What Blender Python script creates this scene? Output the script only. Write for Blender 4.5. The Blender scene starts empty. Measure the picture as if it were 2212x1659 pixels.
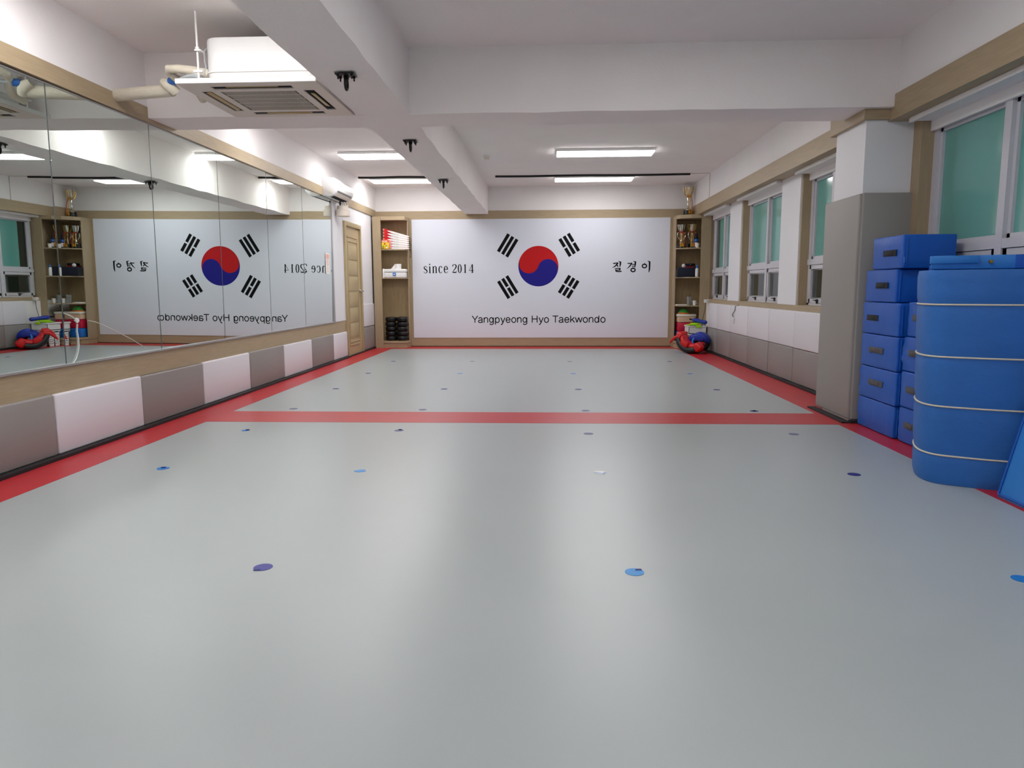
import bpy, bmesh, math, random
from mathutils import Vector, Matrix
random.seed(4)
PI = math.pi
C = bpy.context.scene.collection
SC = bpy.context.scene

# ------------------------------------------------------------------ camera, world, exposure
FPX = 1565.54
CAM = Vector((0, 0, 1.06))
RX = Vector((0.99886933, 0.0473678, -0.00404417))      # image right
RD = Vector((0.0022086, -0.13121361, -0.99135166))     # image down
RF = Vector((-0.04748879, 0.99022183, -0.13116986))    # view direction
cam = bpy.data.cameras.new('camera'); co = bpy.data.objects.new('camera', cam); C.objects.link(co)
cam.sensor_width = 36; cam.lens = 36 * FPX / 2212; cam.clip_start = 0.05; cam.clip_end = 200
u, n_ = -RD, -RF
co.matrix_world = Matrix(((RX.x, u.x, n_.x, CAM.x), (RX.y, u.y, n_.y, CAM.y), (RX.z, u.z, n_.z, CAM.z), (0, 0, 0, 1)))
SC.camera = co
world = bpy.data.worlds.new('world'); SC.world = world; world.use_nodes = True
world.node_tree.nodes['Background'].inputs[0].default_value = (0.02, 0.03, 0.05, 1)
world.node_tree.nodes['Background'].inputs[1].default_value = 0.6
SC.view_settings.view_transform = 'Standard'; SC.view_settings.look = 'None'
SC.view_settings.gamma = 1; SC.view_settings.use_curve_mapping = False
SC.view_settings.exposure = 0.58
LAMP = 10.0

def at(px, py, ax, val):
    """point of the photograph on the plane axis=val (real position in the room)"""
    d = RX * (px - 1106) + RD * (py - 829.5) + RF * FPX
    return CAM + d * ((val - CAM[ax]) / d[ax])

# ------------------------------------------------------------------ materials
def lin(c):
    return tuple((x / 255 / 12.92) if x / 255 <= .04045 else ((x / 255 + .055) / 1.055) ** 2.4 for x in c)
def mat(name, rgb, rough=.5, metal=0, bump=0, bscale=200, var=0, vscale=6, stretch=(1, 1, 1), emit=0, spec=.5, alpha=1, trans=0, ior=1.45, coat=0):
    m = bpy.data.materials.new(name); m.use_nodes = True
    N = m.node_tree.nodes; L = m.node_tree.links; b = N['Principled BSDF']
    col = (*lin(rgb), 1)
    b.inputs['Base Color'].default_value = col
    b.inputs['Roughness'].default_value = rough; b.inputs['Metallic'].default_value = metal
    b.inputs['Specular IOR Level'].default_value = spec; b.inputs['IOR'].default_value = ior
    b.inputs['Transmission Weight'].default_value = trans; b.inputs['Coat Weight'].default_value = coat
    if emit:
        b.inputs['Emission Color'].default_value = col; b.inputs['Emission Strength'].default_value = emit
    if bump or var:
        tc = N.new('ShaderNodeTexCoord'); mp = N.new('ShaderNodeMapping'); L.new(tc.outputs['Object'], mp.inputs[0])
        mp.inputs['Scale'].default_value = stretch
    if var:
        nz = N.new('ShaderNodeTexNoise'); nz.inputs['Scale'].default_value = vscale; nz.inputs['Detail'].default_value = 6
        L.new(mp.outputs[0], nz.inputs['Vector'])
        rp = N.new('ShaderNodeMapRange'); rp.inputs[1].default_value = .3; rp.inputs[2].default_value = .7
        rp.inputs[3].default_value = 1 - var; rp.inputs[4].default_value = 1 + var
        L.new(nz.outputs[0], rp.inputs[0])
        mx = N.new('ShaderNodeVectorMath'); mx.operation = 'SCALE'; mx.inputs[0].default_value = col[:3]
        L.new(rp.outputs[0], mx.inputs['Scale']); L.new(mx.outputs[0], b.inputs['Base Color'])
    if bump:
        n2 = N.new('ShaderNodeTexNoise'); n2.inputs['Scale'].default_value = bscale; n2.inputs['Detail'].default_value = 3
        L.new(mp.outputs[0], n2.inputs['Vector'])
        bp = N.new('ShaderNodeBump'); bp.inputs['Strength'].default_value = bump; bp.inputs['Distance'].default_value = .01
        L.new(n2.outputs[0], bp.inputs['Height']); L.new(bp.outputs[0], b.inputs['Normal'])
    return m
M = {}
M['plaster'] = mat('plaster_white', (240, 237, 237), .75, bump=.12, bscale=60, var=.015, vscale=3)
M['ceiling'] = mat('ceiling_paint', (246, 240, 238), .85, bump=.12, bscale=70, var=.015, vscale=2)
M['mural'] = mat('mural_print_ground', (224, 228, 240), .5)
M['panel'] = mat('white_wall_panel', (232, 232, 236), .5)
M['wood'] = mat('pale_wood_laminate', (172, 153, 124), .45, var=.07, vscale=5, stretch=(1, 1, 14))
M['woodv'] = mat('pale_wood_upright', (172, 153, 124), .45, var=.07, vscale=5, stretch=(14, 14, 1))
M['shelfwood'] = mat('shelf_back_wood', (172, 149, 112), .5, var=.12, vscale=6, stretch=(10, 10, .8))
M['doorwood'] = mat('olive_beige_door', (184, 166, 128), .4, var=.03, vscale=4)
M['floor'] = None
M['red'] = mat('red_vinyl', (186, 36, 46), .36, var=.05, vscale=4)
M['black'] = mat('black_rubber', (30, 30, 32), .6)
M['padw'] = mat('white_padding', (226, 224, 230), .45, bump=.05, bscale=30)
M['padg'] = mat('grey_padding', (148, 143, 140), .45, bump=.05, bscale=30)
M['padp'] = mat('grey_column_padding', (156, 153, 148), .5, bump=.06, bscale=20)
M['mirror'] = mat('mirror_silver', (222, 232, 228), .0, metal=1)
M['joint'] = mat('mirror_joint', (96, 104, 104), .3, metal=.5)
M['alu'] = mat('aluminium', (190, 190, 192), .3, metal=.8)
M['winframe'] = mat('window_frame_pvc', (205, 205, 212), .4)
M['teal'] = mat('frosted_teal_glass', (104, 172, 164), .12, var=.04, vscale=2, spec=.9, ior=1.6)
M['dark'] = mat('night_and_shade_glass', (34, 44, 40), .05, spec=.9, ior=1.6)
M['blue'] = mat('blue_vinyl', (24, 92, 190), .42, bump=.5, bscale=7, var=.04, vscale=5)
M['blue2'] = mat('blue_canvas', (42, 106, 184), .55, bump=.55, bscale=11, var=.06, vscale=4)
M['blue3'] = mat('light_blue_canvas', (46, 126, 206), .5, bump=.35, bscale=10, var=.05, vscale=4)
M['velcro'] = mat('dark_webbing', (44, 46, 52), .85)
M['velcrog'] = mat('faded_webbing', (92, 90, 92), .85, var=.2, vscale=60)
M['piping'] = mat('cream_piping', (216, 206, 184), .6)
M['acw'] = mat('white_plastic', (236, 236, 236), .35)
M['acc'] = mat('cream_plastic', (226, 215, 203), .4)
M['vane'] = mat('ochre_vane', (196, 172, 120), .4)
M['grille'] = mat('grille_dark', (48, 43, 36), .7)
M['insul'] = mat('pipe_insulation', (222, 214, 196), .7, bump=.4, bscale=40)
M['hose'] = mat('grey_hose', (190, 196, 200), .3)
M['bluetape'] = mat('blue_clamp', (50, 110, 190), .5)
M['lamp'] = mat('led_diffuser', (255, 253, 252), .5, emit=LAMP)
M['metal'] = mat('chrome', (220, 220, 224), .15, metal=1)
M['gold'] = mat('gold', (214, 168, 70), .22, metal=1)
M['silver'] = mat('silver_cup', (222, 216, 200), .15, metal=1)
M['ribr'] = mat('red_ribbon', (184, 30, 34), .5)
M['riby'] = mat('yellow_ribbon', (226, 160, 30), .5)
M['blk'] = mat('black_print', (10, 11, 14), .7, spec=.2)
M['blkgloss'] = mat('black_glossy_vinyl', (18, 18, 20), .28)
M['mred'] = mat('print_red', (192, 18, 24), .6, spec=.3)
M['mblue'] = mat('print_blue', (28, 24, 134), .6, spec=.3)
M['paper'] = mat('white_paper', (238, 236, 234), .7)
M['navy'] = mat('navy_fabric', (26, 30, 50), .8)
M['crimson'] = mat('crimson_cloth', (132, 22, 36), .8)
M['peach'] = mat('peach_plastic', (226, 190, 160), .4)
M['cream'] = mat('cream_plastic_lid', (234, 228, 214), .4)
M['rasp'] = mat('raspberry_plastic', (200, 26, 66), .35)
M['sky'] = mat('sky_plastic', (40, 120, 214), .35)
M['lime'] = mat('lime_mesh_fabric', (176, 232, 30), .7)
M['green'] = mat('green_plastic', (70, 160, 70), .4)
M['orange'] = mat('orange_plastic', (226, 120, 50), .4)
M['bred'] = mat('red_leatherette', (206, 26, 30), .35, bump=.2, bscale=20)
M['bblue'] = mat('blue_leatherette', (24, 50, 160), .35, bump=.2, bscale=20)
M['bblack'] = mat('black_leatherette', (24, 24, 26), .4)
M['snack'] = mat('yellow_wrapper', (240, 206, 40), .35)
M['snackr'] = mat('orange_wrapper', (224, 100, 60), .35)
M['pink'] = mat('pink_padding', (226, 140, 140), .6)
M['clear'] = mat('clear_plastic', (225, 230, 232), .05, trans=.85)
M['sviolet'] = mat('violet_sticker', (74, 72, 150), .5, var=.12, vscale=40)
M['snavy'] = mat('navy_sticker', (32, 40, 120), .5)
M['sgrey'] = mat('worn_violet_sticker', (104, 106, 146), .5, var=.1, vscale=40)
M['slight'] = mat('light_blue_sticker', (78, 150, 214), .5, var=.1, vscale=40)
M['sbright'] = mat('bright_blue_sticker', (30, 120, 200), .5, var=.08, vscale=40)
M['crack'] = mat('fractured_glass', (225, 230, 228), .3, spec=1)
M['tan'] = mat('tan_switch_plate', (206, 190, 160), .5)
M['stick_or'] = mat('orange_print', (240, 178, 156), .5)
M['night'] = mat('night_facade', (60, 70, 70), .9)

def floor_mat():
    m = bpy.data.materials.new('grey_vinyl_floor'); m.use_nodes = True
    N = m.node_tree.nodes; L = m.node_tree.links; b = N['Principled BSDF']
    tc = N.new('ShaderNodeTexCoord')
    n1 = N.new('ShaderNodeTexNoise'); n1.inputs['Scale'].default_value = 1.3; n1.inputs['Detail'].default_value = 5
    L.new(tc.outputs['Object'], n1.inputs['Vector'])
    n2 = N.new('ShaderNodeTexNoise'); n2.inputs['Scale'].default_value = 500; n2.inputs['Detail'].default_value = 2
    L.new(tc.outputs['Object'], n2.inputs['Vector'])
    mp = N.new('ShaderNodeMapping'); mp.inputs['Rotation'].default_value = (0, 0, .6); mp.inputs['Scale'].default_value = (3, 14, 1)
    L.new(tc.outputs['Object'], mp.inputs[0])
    n3 = N.new('ShaderNodeTexNoise'); n3.inputs['Scale'].default_value = 1.6; n3.inputs['Detail'].default_value = 8; n3.inputs['Distortion'].default_value = 1.0
    L.new(mp.outputs[0], n3.inputs['Vector'])
    r3 = N.new('ShaderNodeMapRange'); r3.inputs[1].default_value = .70; r3.inputs[2].default_value = .78; r3.inputs[3].default_value = 0; r3.inputs[4].default_value = .05
    L.new(n3.outputs[0], r3.inputs[0])
    a = N.new('ShaderNodeMapRange'); a.inputs[1].default_value = .3; a.inputs[2].default_value = .7; a.inputs[3].default_value = .975; a.inputs[4].default_value = 1.02
    L.new(n1.outputs[0], a.inputs[0])
    c = N.new('ShaderNodeMapRange'); c.inputs[1].default_value = .3; c.inputs[2].default_value = .7; c.inputs[3].default_value = .96; c.inputs[4].default_value = 1.04
    L.new(n2.outputs[0], c.inputs[0])
    mu = N.new('ShaderNodeMath'); mu.operation = 'MULTIPLY'; L.new(a.outputs[0], mu.inputs[0]); L.new(c.outputs[0], mu.inputs[1])
    ad = N.new('ShaderNodeMath'); ad.operation = 'ADD'; L.new(mu.outputs[0], ad.inputs[0]); L.new(r3.outputs[0], ad.inputs[1])
    mx = N.new('ShaderNodeVectorMath'); mx.operation = 'SCALE'; mx.inputs[0].default_value = lin(FLOORRGB)
    L.new(ad.outputs[0], mx.inputs['Scale']); L.new(mx.outputs[0], b.inputs['Base Color'])
    rr = N.new('ShaderNodeMapRange'); rr.inputs[1].default_value = .3; rr.inputs[2].default_value = .7; rr.inputs[3].default_value = .295; rr.inputs[4].default_value = .33
    L.new(n1.outputs[0], rr.inputs[0]); L.new(rr.outputs[0], b.inputs['Roughness'])
    b.inputs['Specular IOR Level'].default_value = .5
    return m
FLOORRGB = (167, 174, 175)
M['floor'] = floor_mat()

# ------------------------------------------------------------------ mesh helpers
class MB:
    def __init__(s): s.bm = bmesh.new()
    def box(s, x0, x1, y0, y1, z0, z1, bev=0, seg=2):
        b2 = bmesh.new(); bmesh.ops.create_cube(b2, size=1)
        for v in b2.verts:
            v.co = Vector(((x0 + x1) / 2 + v.co.x * (x1 - x0), (y0 + y1) / 2 + v.co.y * (y1 - y0), (z0 + z1) / 2 + v.co.z * (z1 - z0)))
        if bev: bmesh.ops.bevel(b2, geom=b2.edges[:], offset=bev, segments=seg, profile=.5, affect='EDGES')
        return s._join(b2)
    def _join(s, b2):
        me = bpy.data.meshes.new('t'); b2.to_mesh(me); b2.free(); s.bm.from_mesh(me); bpy.data.meshes.remove(me); return s
    def poly(s, pts, h0, h1, ax=2, bev=0):
        """prism of a 2D outline; ax = extrusion axis"""
        def P(a, b, h):
            return Vector((h, a, b)) if ax == 0 else Vector((a, h, b)) if ax == 1 else Vector((a, b, h))
        b2 = bmesh.new()
        lo = [b2.verts.new(P(a, b, h0)) for a, b in pts]; hi = [b2.verts.new(P(a, b, h1)) for a, b in pts]
        n = len(pts)
        b2.faces.new(lo[::-1]); b2.faces.new(hi)
        for i in range(n): b2.faces.new((lo[i], lo[(i + 1) % n], hi[(i + 1) % n], hi[i]))
        bmesh.ops.recalc_face_normals(b2, faces=b2.faces[:])
        if bev: bmesh.ops.bevel(b2, geom=b2.edges[:], offset=bev, segments=2, profile=.5, affect='EDGES')
        return s._join(b2)
    def tube(s, pts, r, seg=10, cap=True):
        pts = [Vector(p) for p in pts]; rs = r if isinstance(r, (list, tuple)) else [r] * len(pts)
        rings = []; up = None
        for i, p in enumerate(pts):
            d = (pts[min(i + 1, len(pts) - 1)] - pts[max(i - 1, 0)]).normalized()
            if up is None:
                up = Vector((0, 0, 1)) if abs(d.z) < .9 else Vector((1, 0, 0))
            a = d.cross(up).normalized(); b = a.cross(d).normalized(); up = b
            rings.append([s.bm.verts.new(p + (a * math.cos(2 * PI * k / seg) + b * math.sin(2 * PI * k / seg)) * rs[i]) for k in range(seg)])
        for i in range(len(rings) - 1):
            for k in range(seg):
                s.bm.faces.new((rings[i][k], rings[i][(k + 1) % seg], rings[i + 1][(k + 1) % seg], rings[i + 1][k]))
        if cap:
            s.bm.faces.new(rings[0][::-1]); s.bm.faces.new(rings[-1])
        return s
    def lathe(s, prof, c=(0, 0, 0), seg=20):
        c = Vector(c); rings = []
        for r, z in prof:
            rings.append([s.bm.verts.new(c + Vector((max(r, .0004) * math.cos(2 * PI * k / seg), max(r, .0004) * math.sin(2 * PI * k / seg), z))) for k in range(seg)])
        for i in range(len(rings) - 1):
            for k in range(seg):
                s.bm.faces.new((rings[i][k], rings[i][(k + 1) % seg], rings[i + 1][(k + 1) % seg], rings[i + 1][k]))
        s.bm.faces.new(rings[0][::-1]); s.bm.faces.new(rings[-1])
        return s
    def ribbon(s, L, R, y):
        """flat print facing -y from left and right edge lists (x,z)"""
        a = [s.bm.verts.new((p[0], y, p[1])) for p in L]; b = [s.bm.verts.new((p[0], y, p[1])) for p in R]
        for i in range(len(a) - 1): s.bm.faces.new((a[i], b[i], b[i + 1], a[i + 1]))
        return s
    def shell(s, cx, cz, r0, r1, a0, a1, y0, y1, n=16, taper=0, bev=.01):
        """curved slab: annulus sector in xz, extruded along y"""
        pts = [(cx + r1 * math.cos(a0 + (a1 - a0) * i / n), cz + r1 * math.sin(a0 + (a1 - a0) * i / n)) for i in range(n + 1)]
        pts += [(cx + r0 * math.cos(a1 - (a1 - a0) * i / n), cz + r0 * math.sin(a1 - (a1 - a0) * i / n)) for i in range(n + 1)]
        return s.poly(pts, y0, y1, 1, bev)
def puffy(cx, cz, r0, r1, a0, a1, y0, y1, n=7, taper=.35):
    mb = MB(); rings = []; rm, ym = (r0 + r1) / 2, (y0 + y1) / 2
    for i in range(n + 1):
        t = i / n; a = a0 + (a1 - a0) * t; k = 1 - taper * abs(2 * t - 1) ** 3
        rings.append([mb.bm.verts.new((cx + (rm + (r - rm) * k) * math.cos(a), ym + (y - ym) * k, cz + (rm + (r - rm) * k) * math.sin(a))) for r, y in ((r0, y0), (r1, y0), (r1, ym), (r1, y1), (r0, y1), (r0, ym))])
    for i in range(n):
        for k in range(6): mb.bm.faces.new((rings[i][k], rings[i][(k + 1) % 6], rings[i + 1][(k + 1) % 6], rings[i + 1][k]))
    for q in (rings[0], rings[-1]): mb.bm.faces.new((q[0], q[1], q[2], q[5])); mb.bm.faces.new((q[2], q[3], q[4], q[5]))
    return mb
def soft(o):
    m = o.modifiers.new('round', 'SUBSURF'); m.levels = 2; m.render_levels = 2; return o
MATX = {}
def wm(o): return MATX.get(o.name, Matrix())
def build(name, mb, material, parent=None, smooth=True, local=False, xf=None, origin=None):
    bm = mb.bm
    if xf is not None: bmesh.ops.transform(bm, matrix=xf, verts=bm.verts[:])
    if parent is not None:
        if not local: bmesh.ops.transform(bm, matrix=wm(parent).inverted(), verts=bm.verts[:])
        W = wm(parent)
        org = Vector((0, 0, 0))
    else:
        if origin is None:
            xs = [v.co for v in bm.verts]
            org = Vector(((min(v.x for v in xs) + max(v.x for v in xs)) / 2, (min(v.y for v in xs) + max(v.y for v in xs)) / 2, min(v.z for v in xs)))
        else: org = Vector(origin)
        bmesh.ops.translate(bm, vec=-org, verts=bm.verts[:]); W = Matrix.Translation(org)
    bmesh.ops.recalc_face_normals(bm, faces=bm.faces[:]) if len(bm.faces) < 60000 else None
    me = bpy.data.meshes.new(name); bm.to_mesh(me); bm.free()
    if smooth:
        for p in me.polygons: p.use_smooth = True
        try: me.set_sharp_from_angle(angle=math.radians(35))
        except Exception: pass
    me.materials.append(material)
    o = bpy.data.objects.new(name, me); C.objects.link(o)
    if parent is not None: o.parent = parent
    else: o.location = org
    MATX[o.name] = W.copy()
    return o
def tag(o, label=None, cat=None, group=None, kind=None):
    if label: o['label'] = label
    if cat: o['category'] = cat
    if group: o['group'] = group
    if kind: o['kind'] = kind
    return o
def thing(name, label, cat, loc, rotz=0, group=None, parent=None, kind=None):
    o = bpy.data.objects.new(name, None); C.objects.link(o); o.empty_display_size = .05
    o.location = loc; o.rotation_euler = (0, 0, rotz)
    W = Matrix.Translation(Vector(loc)) @ Matrix.Rotation(rotz, 4, 'Z')
    MATX[o.name] = W
    if label: o['label'] = label
    if cat: o['category'] = cat
    if group: o['group'] = group
    if kind: o['kind'] = kind
    return o
def kids(o): return [c for c in bpy.data.objects if c.parent == o]
def copy_tree(o, parent=None):
    c = o.copy(); C.objects.link(c)
    if parent: c.parent = parent
    for ch in kids(o): copy_tree(ch, c)
    return c
def struct(name, mb, m, **k): return tag(build(name, mb, m, smooth=False, **k), kind='structure')
B = lambda *a, **k: MB().box(*a, **k)

# ================================================================== ROOM
XL, XR, YB, YF, ZC = -3.13, 2.75, 13.25, -3.6, 2.855
floor = struct('floor', B(-3.3, 3.3, YF - .1, YB + .1, -.12, 0), M['floor'])
def strip(x0, x1, y0, y1): build('border_strip', B(x0, x1, y0, y1, 0, .0012), M['red'], floor, smooth=False)
strip(-3.13, -2.747, YF, YB); strip(2.262, 2.75, YF, YB)
strip(-2.747, 2.262, 5.645, 6.143); strip(-2.747, 2.262, 12.72, YB)
for sx in (-1.9, -.1, 1.7):          # faint welded joints between the vinyl rolls
    pass
ceiling = struct('ceiling', B(-3.3, 3.3, YF - .1, YB + .1, ZC, ZC + .12), M['ceiling'])

def rough_beam(x0, x1, y0, y1, z0, z1, along, n, amp=.006):
    mb = MB(); rnd = random.Random(int(abs(x0 * 31 + y0 * 7)) + 3)
    secs = []
    for i in range(n + 1):
        t = i / n
        j = [rnd.uniform(-amp, amp) for _ in range(4)]
        if along == 'y':
            y = y0 + (y1 - y0) * t
            co_ = [(x0, y, z1), (x0 + j[0], y, z0 + j[1]), (x1 + j[2], y, z0 + j[3]), (x1, y, z1)]
        else:
            x = x0 + (x1 - x0) * t
            co_ = [(x, y0, z1), (x, y0 + j[0], z0 + j[1]), (x, y1 + j[2], z0 + j[3]), (x, y1, z1)]
        secs.append([mb.bm.verts.new(c) for c in co_])
    for i in range(n):
        for k in range(4): mb.bm.faces.new((secs[i][k], secs[i][(k + 1) % 4], secs[i + 1][(k + 1) % 4], secs[i + 1][k]))
    mb.bm.faces.new(secs[0]); mb.bm.faces.new(secs[-1][::-1])
    return mb
ZB = 2.376
build('beam', rough_beam(-1.456, -1.045, YF, YB, ZB, ZC + .01, 'y', 70), M['ceiling'], ceiling, smooth=False)
build('beam', rough_beam(-3.13, 2.60, 5.70, 6.135, ZB + .001, ZC + .01, 'x', 30, .004), M['ceiling'], ceiling, smooth=False)

# left wall
wall_left = struct('wall_left', B(-3.3, XL, YF, YB, 0, ZC), M['plaster'])
build('upper_wall', B(XL, -3.09, YF, YB, 2.45, ZC), M['plaster'], wall_left, smooth=False)
trim1 = struct('trim_1', B(XL, -3.088, YF, 10.56, 2.345, 2.46).box(XL, -3.088, 10.56, YB, 2.335, 2.455), M['wood'])
trim2 = struct('trim_2', B(XL, -3.112, YF, 11.14, .405, .575), M['wood'])
build('white_panel', B(XL, -3.108, 10.56, 11.14, .575, 2.335), M['panel'], wall_left, smooth=False)
build('white_panel', B(XL, -3.106, 12.125, 12.93, .80, 2.335), M['panel'], wall_left, smooth=False)
build('white_panel', B(XL, -3.106, 11.142, 12.124, 2.096, 2.335), M['panel'], wall_left, smooth=False)
ypads = [-3.6, -2.7, -1.7, -.7, .33, 1.35, 2.35, 3.36, 4.369, 5.353, 6.354, 7.392, 8.386, 9.405, 10.40, 11.13]
for i in range(len(ypads) - 1):
    white = (i % 2 == 0)
    build('wall_pad', B(XL, -3.09 + random.uniform(-.003, .003), ypads[i] + .004, ypads[i + 1] - .004, .022, .405 + random.uniform(-.004, .004), .012, 3), M['padw' if white else 'padg'], wall_left)
build('wall_pad', B(XL, -3.085, 12.17, 12.92, .415, .80, .012, 3), M['padw'], wall_left)
build('wall_pad', B(XL, -3.085, 12.19, 12.92, .02, .407, .012, 3), M['padg'], wall_left)
struct('baseboard_left', B(-3.095, -3.045, YF, 11.15, 0, .022).box(-3.095, -3.06, 11.15, 12.92, 0, .018), M['black'])

# back wall
wall_back = struct('wall_back', B(-3.3, 3.3, YB, YB + .15, 0, ZC), M['plaster'])
struct('trim_3', B(-3.09, 2.6, YB - .02, YB, 2.29, 2.437), M['wood'])
struct('trim_4', B(-2.5, -2.436, YB - .022, YB, 0, 2.29).box(2.19, 2.30, YB - .022, YB, 0, 2.287).box(-2.436, 2.19, YB - .022, YB, .012, .163), M['wood'])
struct('baseboard_back', B(-2.5, 2.3, YB - .03, YB, 0, .012), M['black'])
wall_front = struct('wall_front', B(-3.3, 3.3, YF - .15, YF, 0, ZC), M['plaster'])

# right wall: upper wall, wood band, pilasters, window openings
wall_right = struct('wall_right', B(2.58, 3.3, YF, YB, 2.46, ZC), M['plaster'])
struct('trim_5', B(2.56, 2.80, YF, YB, 2.288, 2.466), M['wood'])
build('lower_wall', B(XR, 3.3, YF, YB, 0, .80), M['plaster'], wall_right, smooth=False)
struct('trim_6', B(2.742, 2.90, YF, 12.72, .80, .862), M['wood'])
WX = 2.845
for (a, b) in ((10.54, 11.217), (8.14, 8.815), (5.66, 6.90), (-.6, .1)):   # pilasters between the windows
    build('pilaster', B(XR + .004, 3.0, a, b, .862, 2.288), M['woodv'], wall_right, smooth=False)
    if a > 6.9 or a < 0: build('white_panel', B(XR - .012, XR + .004, a + .03, b - .012, .862, 2.288), M['panel'], wall_right, smooth=False)
for (a, b) in ((YB - .5, 12.73),):
    build('pilaster', B(XR, 3.0, b, YB, .862, 2.288), M['woodv'], wall_right, smooth=False)

def window(idx, y0, y1, mull, label=None):
    w = thing('window_%d' % idx, None, None, (WX, (y0 + y1) / 2, .862), kind='structure')
    z0, z1, zt = .868, 2.20, 1.325
    f = MB(); x0, x1 = WX, WX + .06
    f.box(x0, x1, y0, y1, z1, z1 + .06).box(x0, x1, y0, y1, z0 - .01, z0 + .02)
    f.box(x0, x1, y0, y0 + .06, z0, z1).box(x0, x1, y1 - .06, y1, z0, z1)
    f.box(x0 - .012, x1, y0, y1, zt - .03, zt + .03)
    for m in mull: f.box(x0 - .014, x1, m - .035, m + .035, z0, z1)
    build('window_frame', f, M['winframe'], w, smooth=False)
    ed = [y0 + .06] + sum([[m - .035, m + .035] for m in mull], []) + [y1 - .06]
    for i in range(0, len(ed), 2):
        a, b = ed[i], ed[i + 1]
        g = MB(); t = .03
        g.box(x0 + .015, x1 - .01, a, b, zt + .03, zt + .03 + t).box(x0 + .015, x1 - .01, a, b, z1 - t, z1)
        g.box(x0 + .015, x1 - .01, a, a + t, zt + .03, z1).box(x0 + .015, x1 - .01, b - t, b, zt + .03, z1)
        build('pane_bead', g, M['winframe'], w, smooth=False)
        if idx == 1 and b > 12.5:
            build('upper_pane', B(x0 + .035, x0 + .041, 12.44, b - t, zt + .03 + t, z1 - t), M['dark'], w, smooth=False)  # dark strip of the teal pane: reflected dark recess and shade, painted in
            build('upper_pane', B(x0 + .035, x0 + .041, a + t, 12.44, zt + .03 + t, z1 - t), M['teal'], w, smooth=False)
        else: build('upper_pane', B(x0 + .035, x0 + .041, a + t, b - t, zt + .03 + t, z1 - t), M['teal'], w, smooth=False)
        s = MB(); t = .042; xa = x0 - .004; zb, zt2 = z0 + .022, zt - .034
        s.box(xa, x1 - .01, a + .004, b - .004, zb, zb + t).box(xa, x1 - .01, a + .004, b - .004, zt2 - t, zt2)
        s.box(xa, x1 - .01, a + .004, a + t, zb, zt2).box(xa, x1 - .01, b - t, b - .004, zb, zt2)
        so = build('sash', s, M['winframe'], w, smooth=False)
        s2 = MB(); t2 = t + .014
        s2.box(xa + .02, x1 - .02, a + t, b - t, zb + t, zb + t2).box(xa + .02, x1 - .02, a + t, b - t, zt2 - t2, zt2 - t)
        s2.box(xa + .02, x1 - .02, a + t, a + t2, zb + t, zt2 - t).box(xa + .02, x1 - .02, b - t2, b - t, zb + t, zt2 - t)
        build('sash_bead', s2, M['alu'], w, smooth=False)
        build('lower_pane', B(xa + .035, xa + .04, a + t, b - t, zb + t, zt2 - t), M['dark'], w, smooth=False)
        h = MB(); mid = (a + b) / 2
        h.box(xa - .02, xa, mid - .03, mid + .03, zb + .02, zb + .035, .003).box(xa - .035, xa - .01, mid - .01, mid + .05, zb + .026, zb + .034, .003).box(xa - .012, xa + .0, mid - .012, mid + .012, zb - .005, zb + .04)
        build('sash_handle', h, M['velcro'], w)
    # curtain box under the wood band
    build('curtain_box', MB().box(2.815, 2.84, y0, y1, 2.19, 2.288).box(2.66, 2.815, y0 + .01, y1 - .01, 2.262, 2.288).box(2.655, 2.68, y0 - .05, y1 - .0, 2.252, 2.282), M['plaster'], w, smooth=False)
    # sky-dark backing: the unlit street side closes the opening
    build('outer_reveal', B(x1 + .1, x1 + .12, y0 - .1, y1 + .1, z0 - .1, z1 + .15), M['night'], w, smooth=False)
    return w
window(1, 11.217, 12.72, [11.93])
window(2, 8.815, 10.54, [9.64])
window(3, 6.90, 8.14, [7.5])
window(4, .1, 5.66, [1.2, 2.1, 3.0, 3.9, 4.77])
build('back_sill', B(2.93, 3.3, YF, YB, .80, .86), M['plaster'], wall_right, smooth=False)

# right wall pads
for ys, z0, z1, key in (([6.46, 7.16, 8.066, 8.976, 9.913, 10.825, 11.698, 12.26], .402, .80, 'padw'),
                        ([6.46, 7.16, 8.064, 8.957, 9.88, 10.815, 11.70, 12.55], .022, .398, 'padg')):
    for i in range(len(ys) - 1):
        build('wall_pad', B(2.694 + random.uniform(-.004, .004), XR, ys[i] + .004, ys[i + 1] - .004, z0, z1, .012, 3), M[key], wall_right)
struct('baseboard_right', B(2.65, 2.70, 6.45, 12.6, 0, .02), M['black'])

# pillar with wood cap and padding
pillar = build('pillar', B(2.402, 2.80, 5.785, 6.345, 0, 2.30), M['panel'], wall_right, smooth=False)
build('pillar_band', B(2.37, 2.58, 5.755, 6.42, 2.30, 2.435, .004), M['wood'], pillar, smooth=False)
build('column_pad', B(2.375, 2.405, 5.765, 6.455, .022, 1.762, .012, 3), M['padp'], pillar)
build('column_pad', B(2.392, 2.772, 5.745, 5.785, .022, 1.765, .012, 3), M['padp'], pillar)
build('edge_strip', MB().box(2.31, 2.375, 5.70, 6.46, 0, .012).box(2.375, 2.79, 5.69, 5.745, 0, .02), M['black'], pillar, smooth=False)

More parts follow.
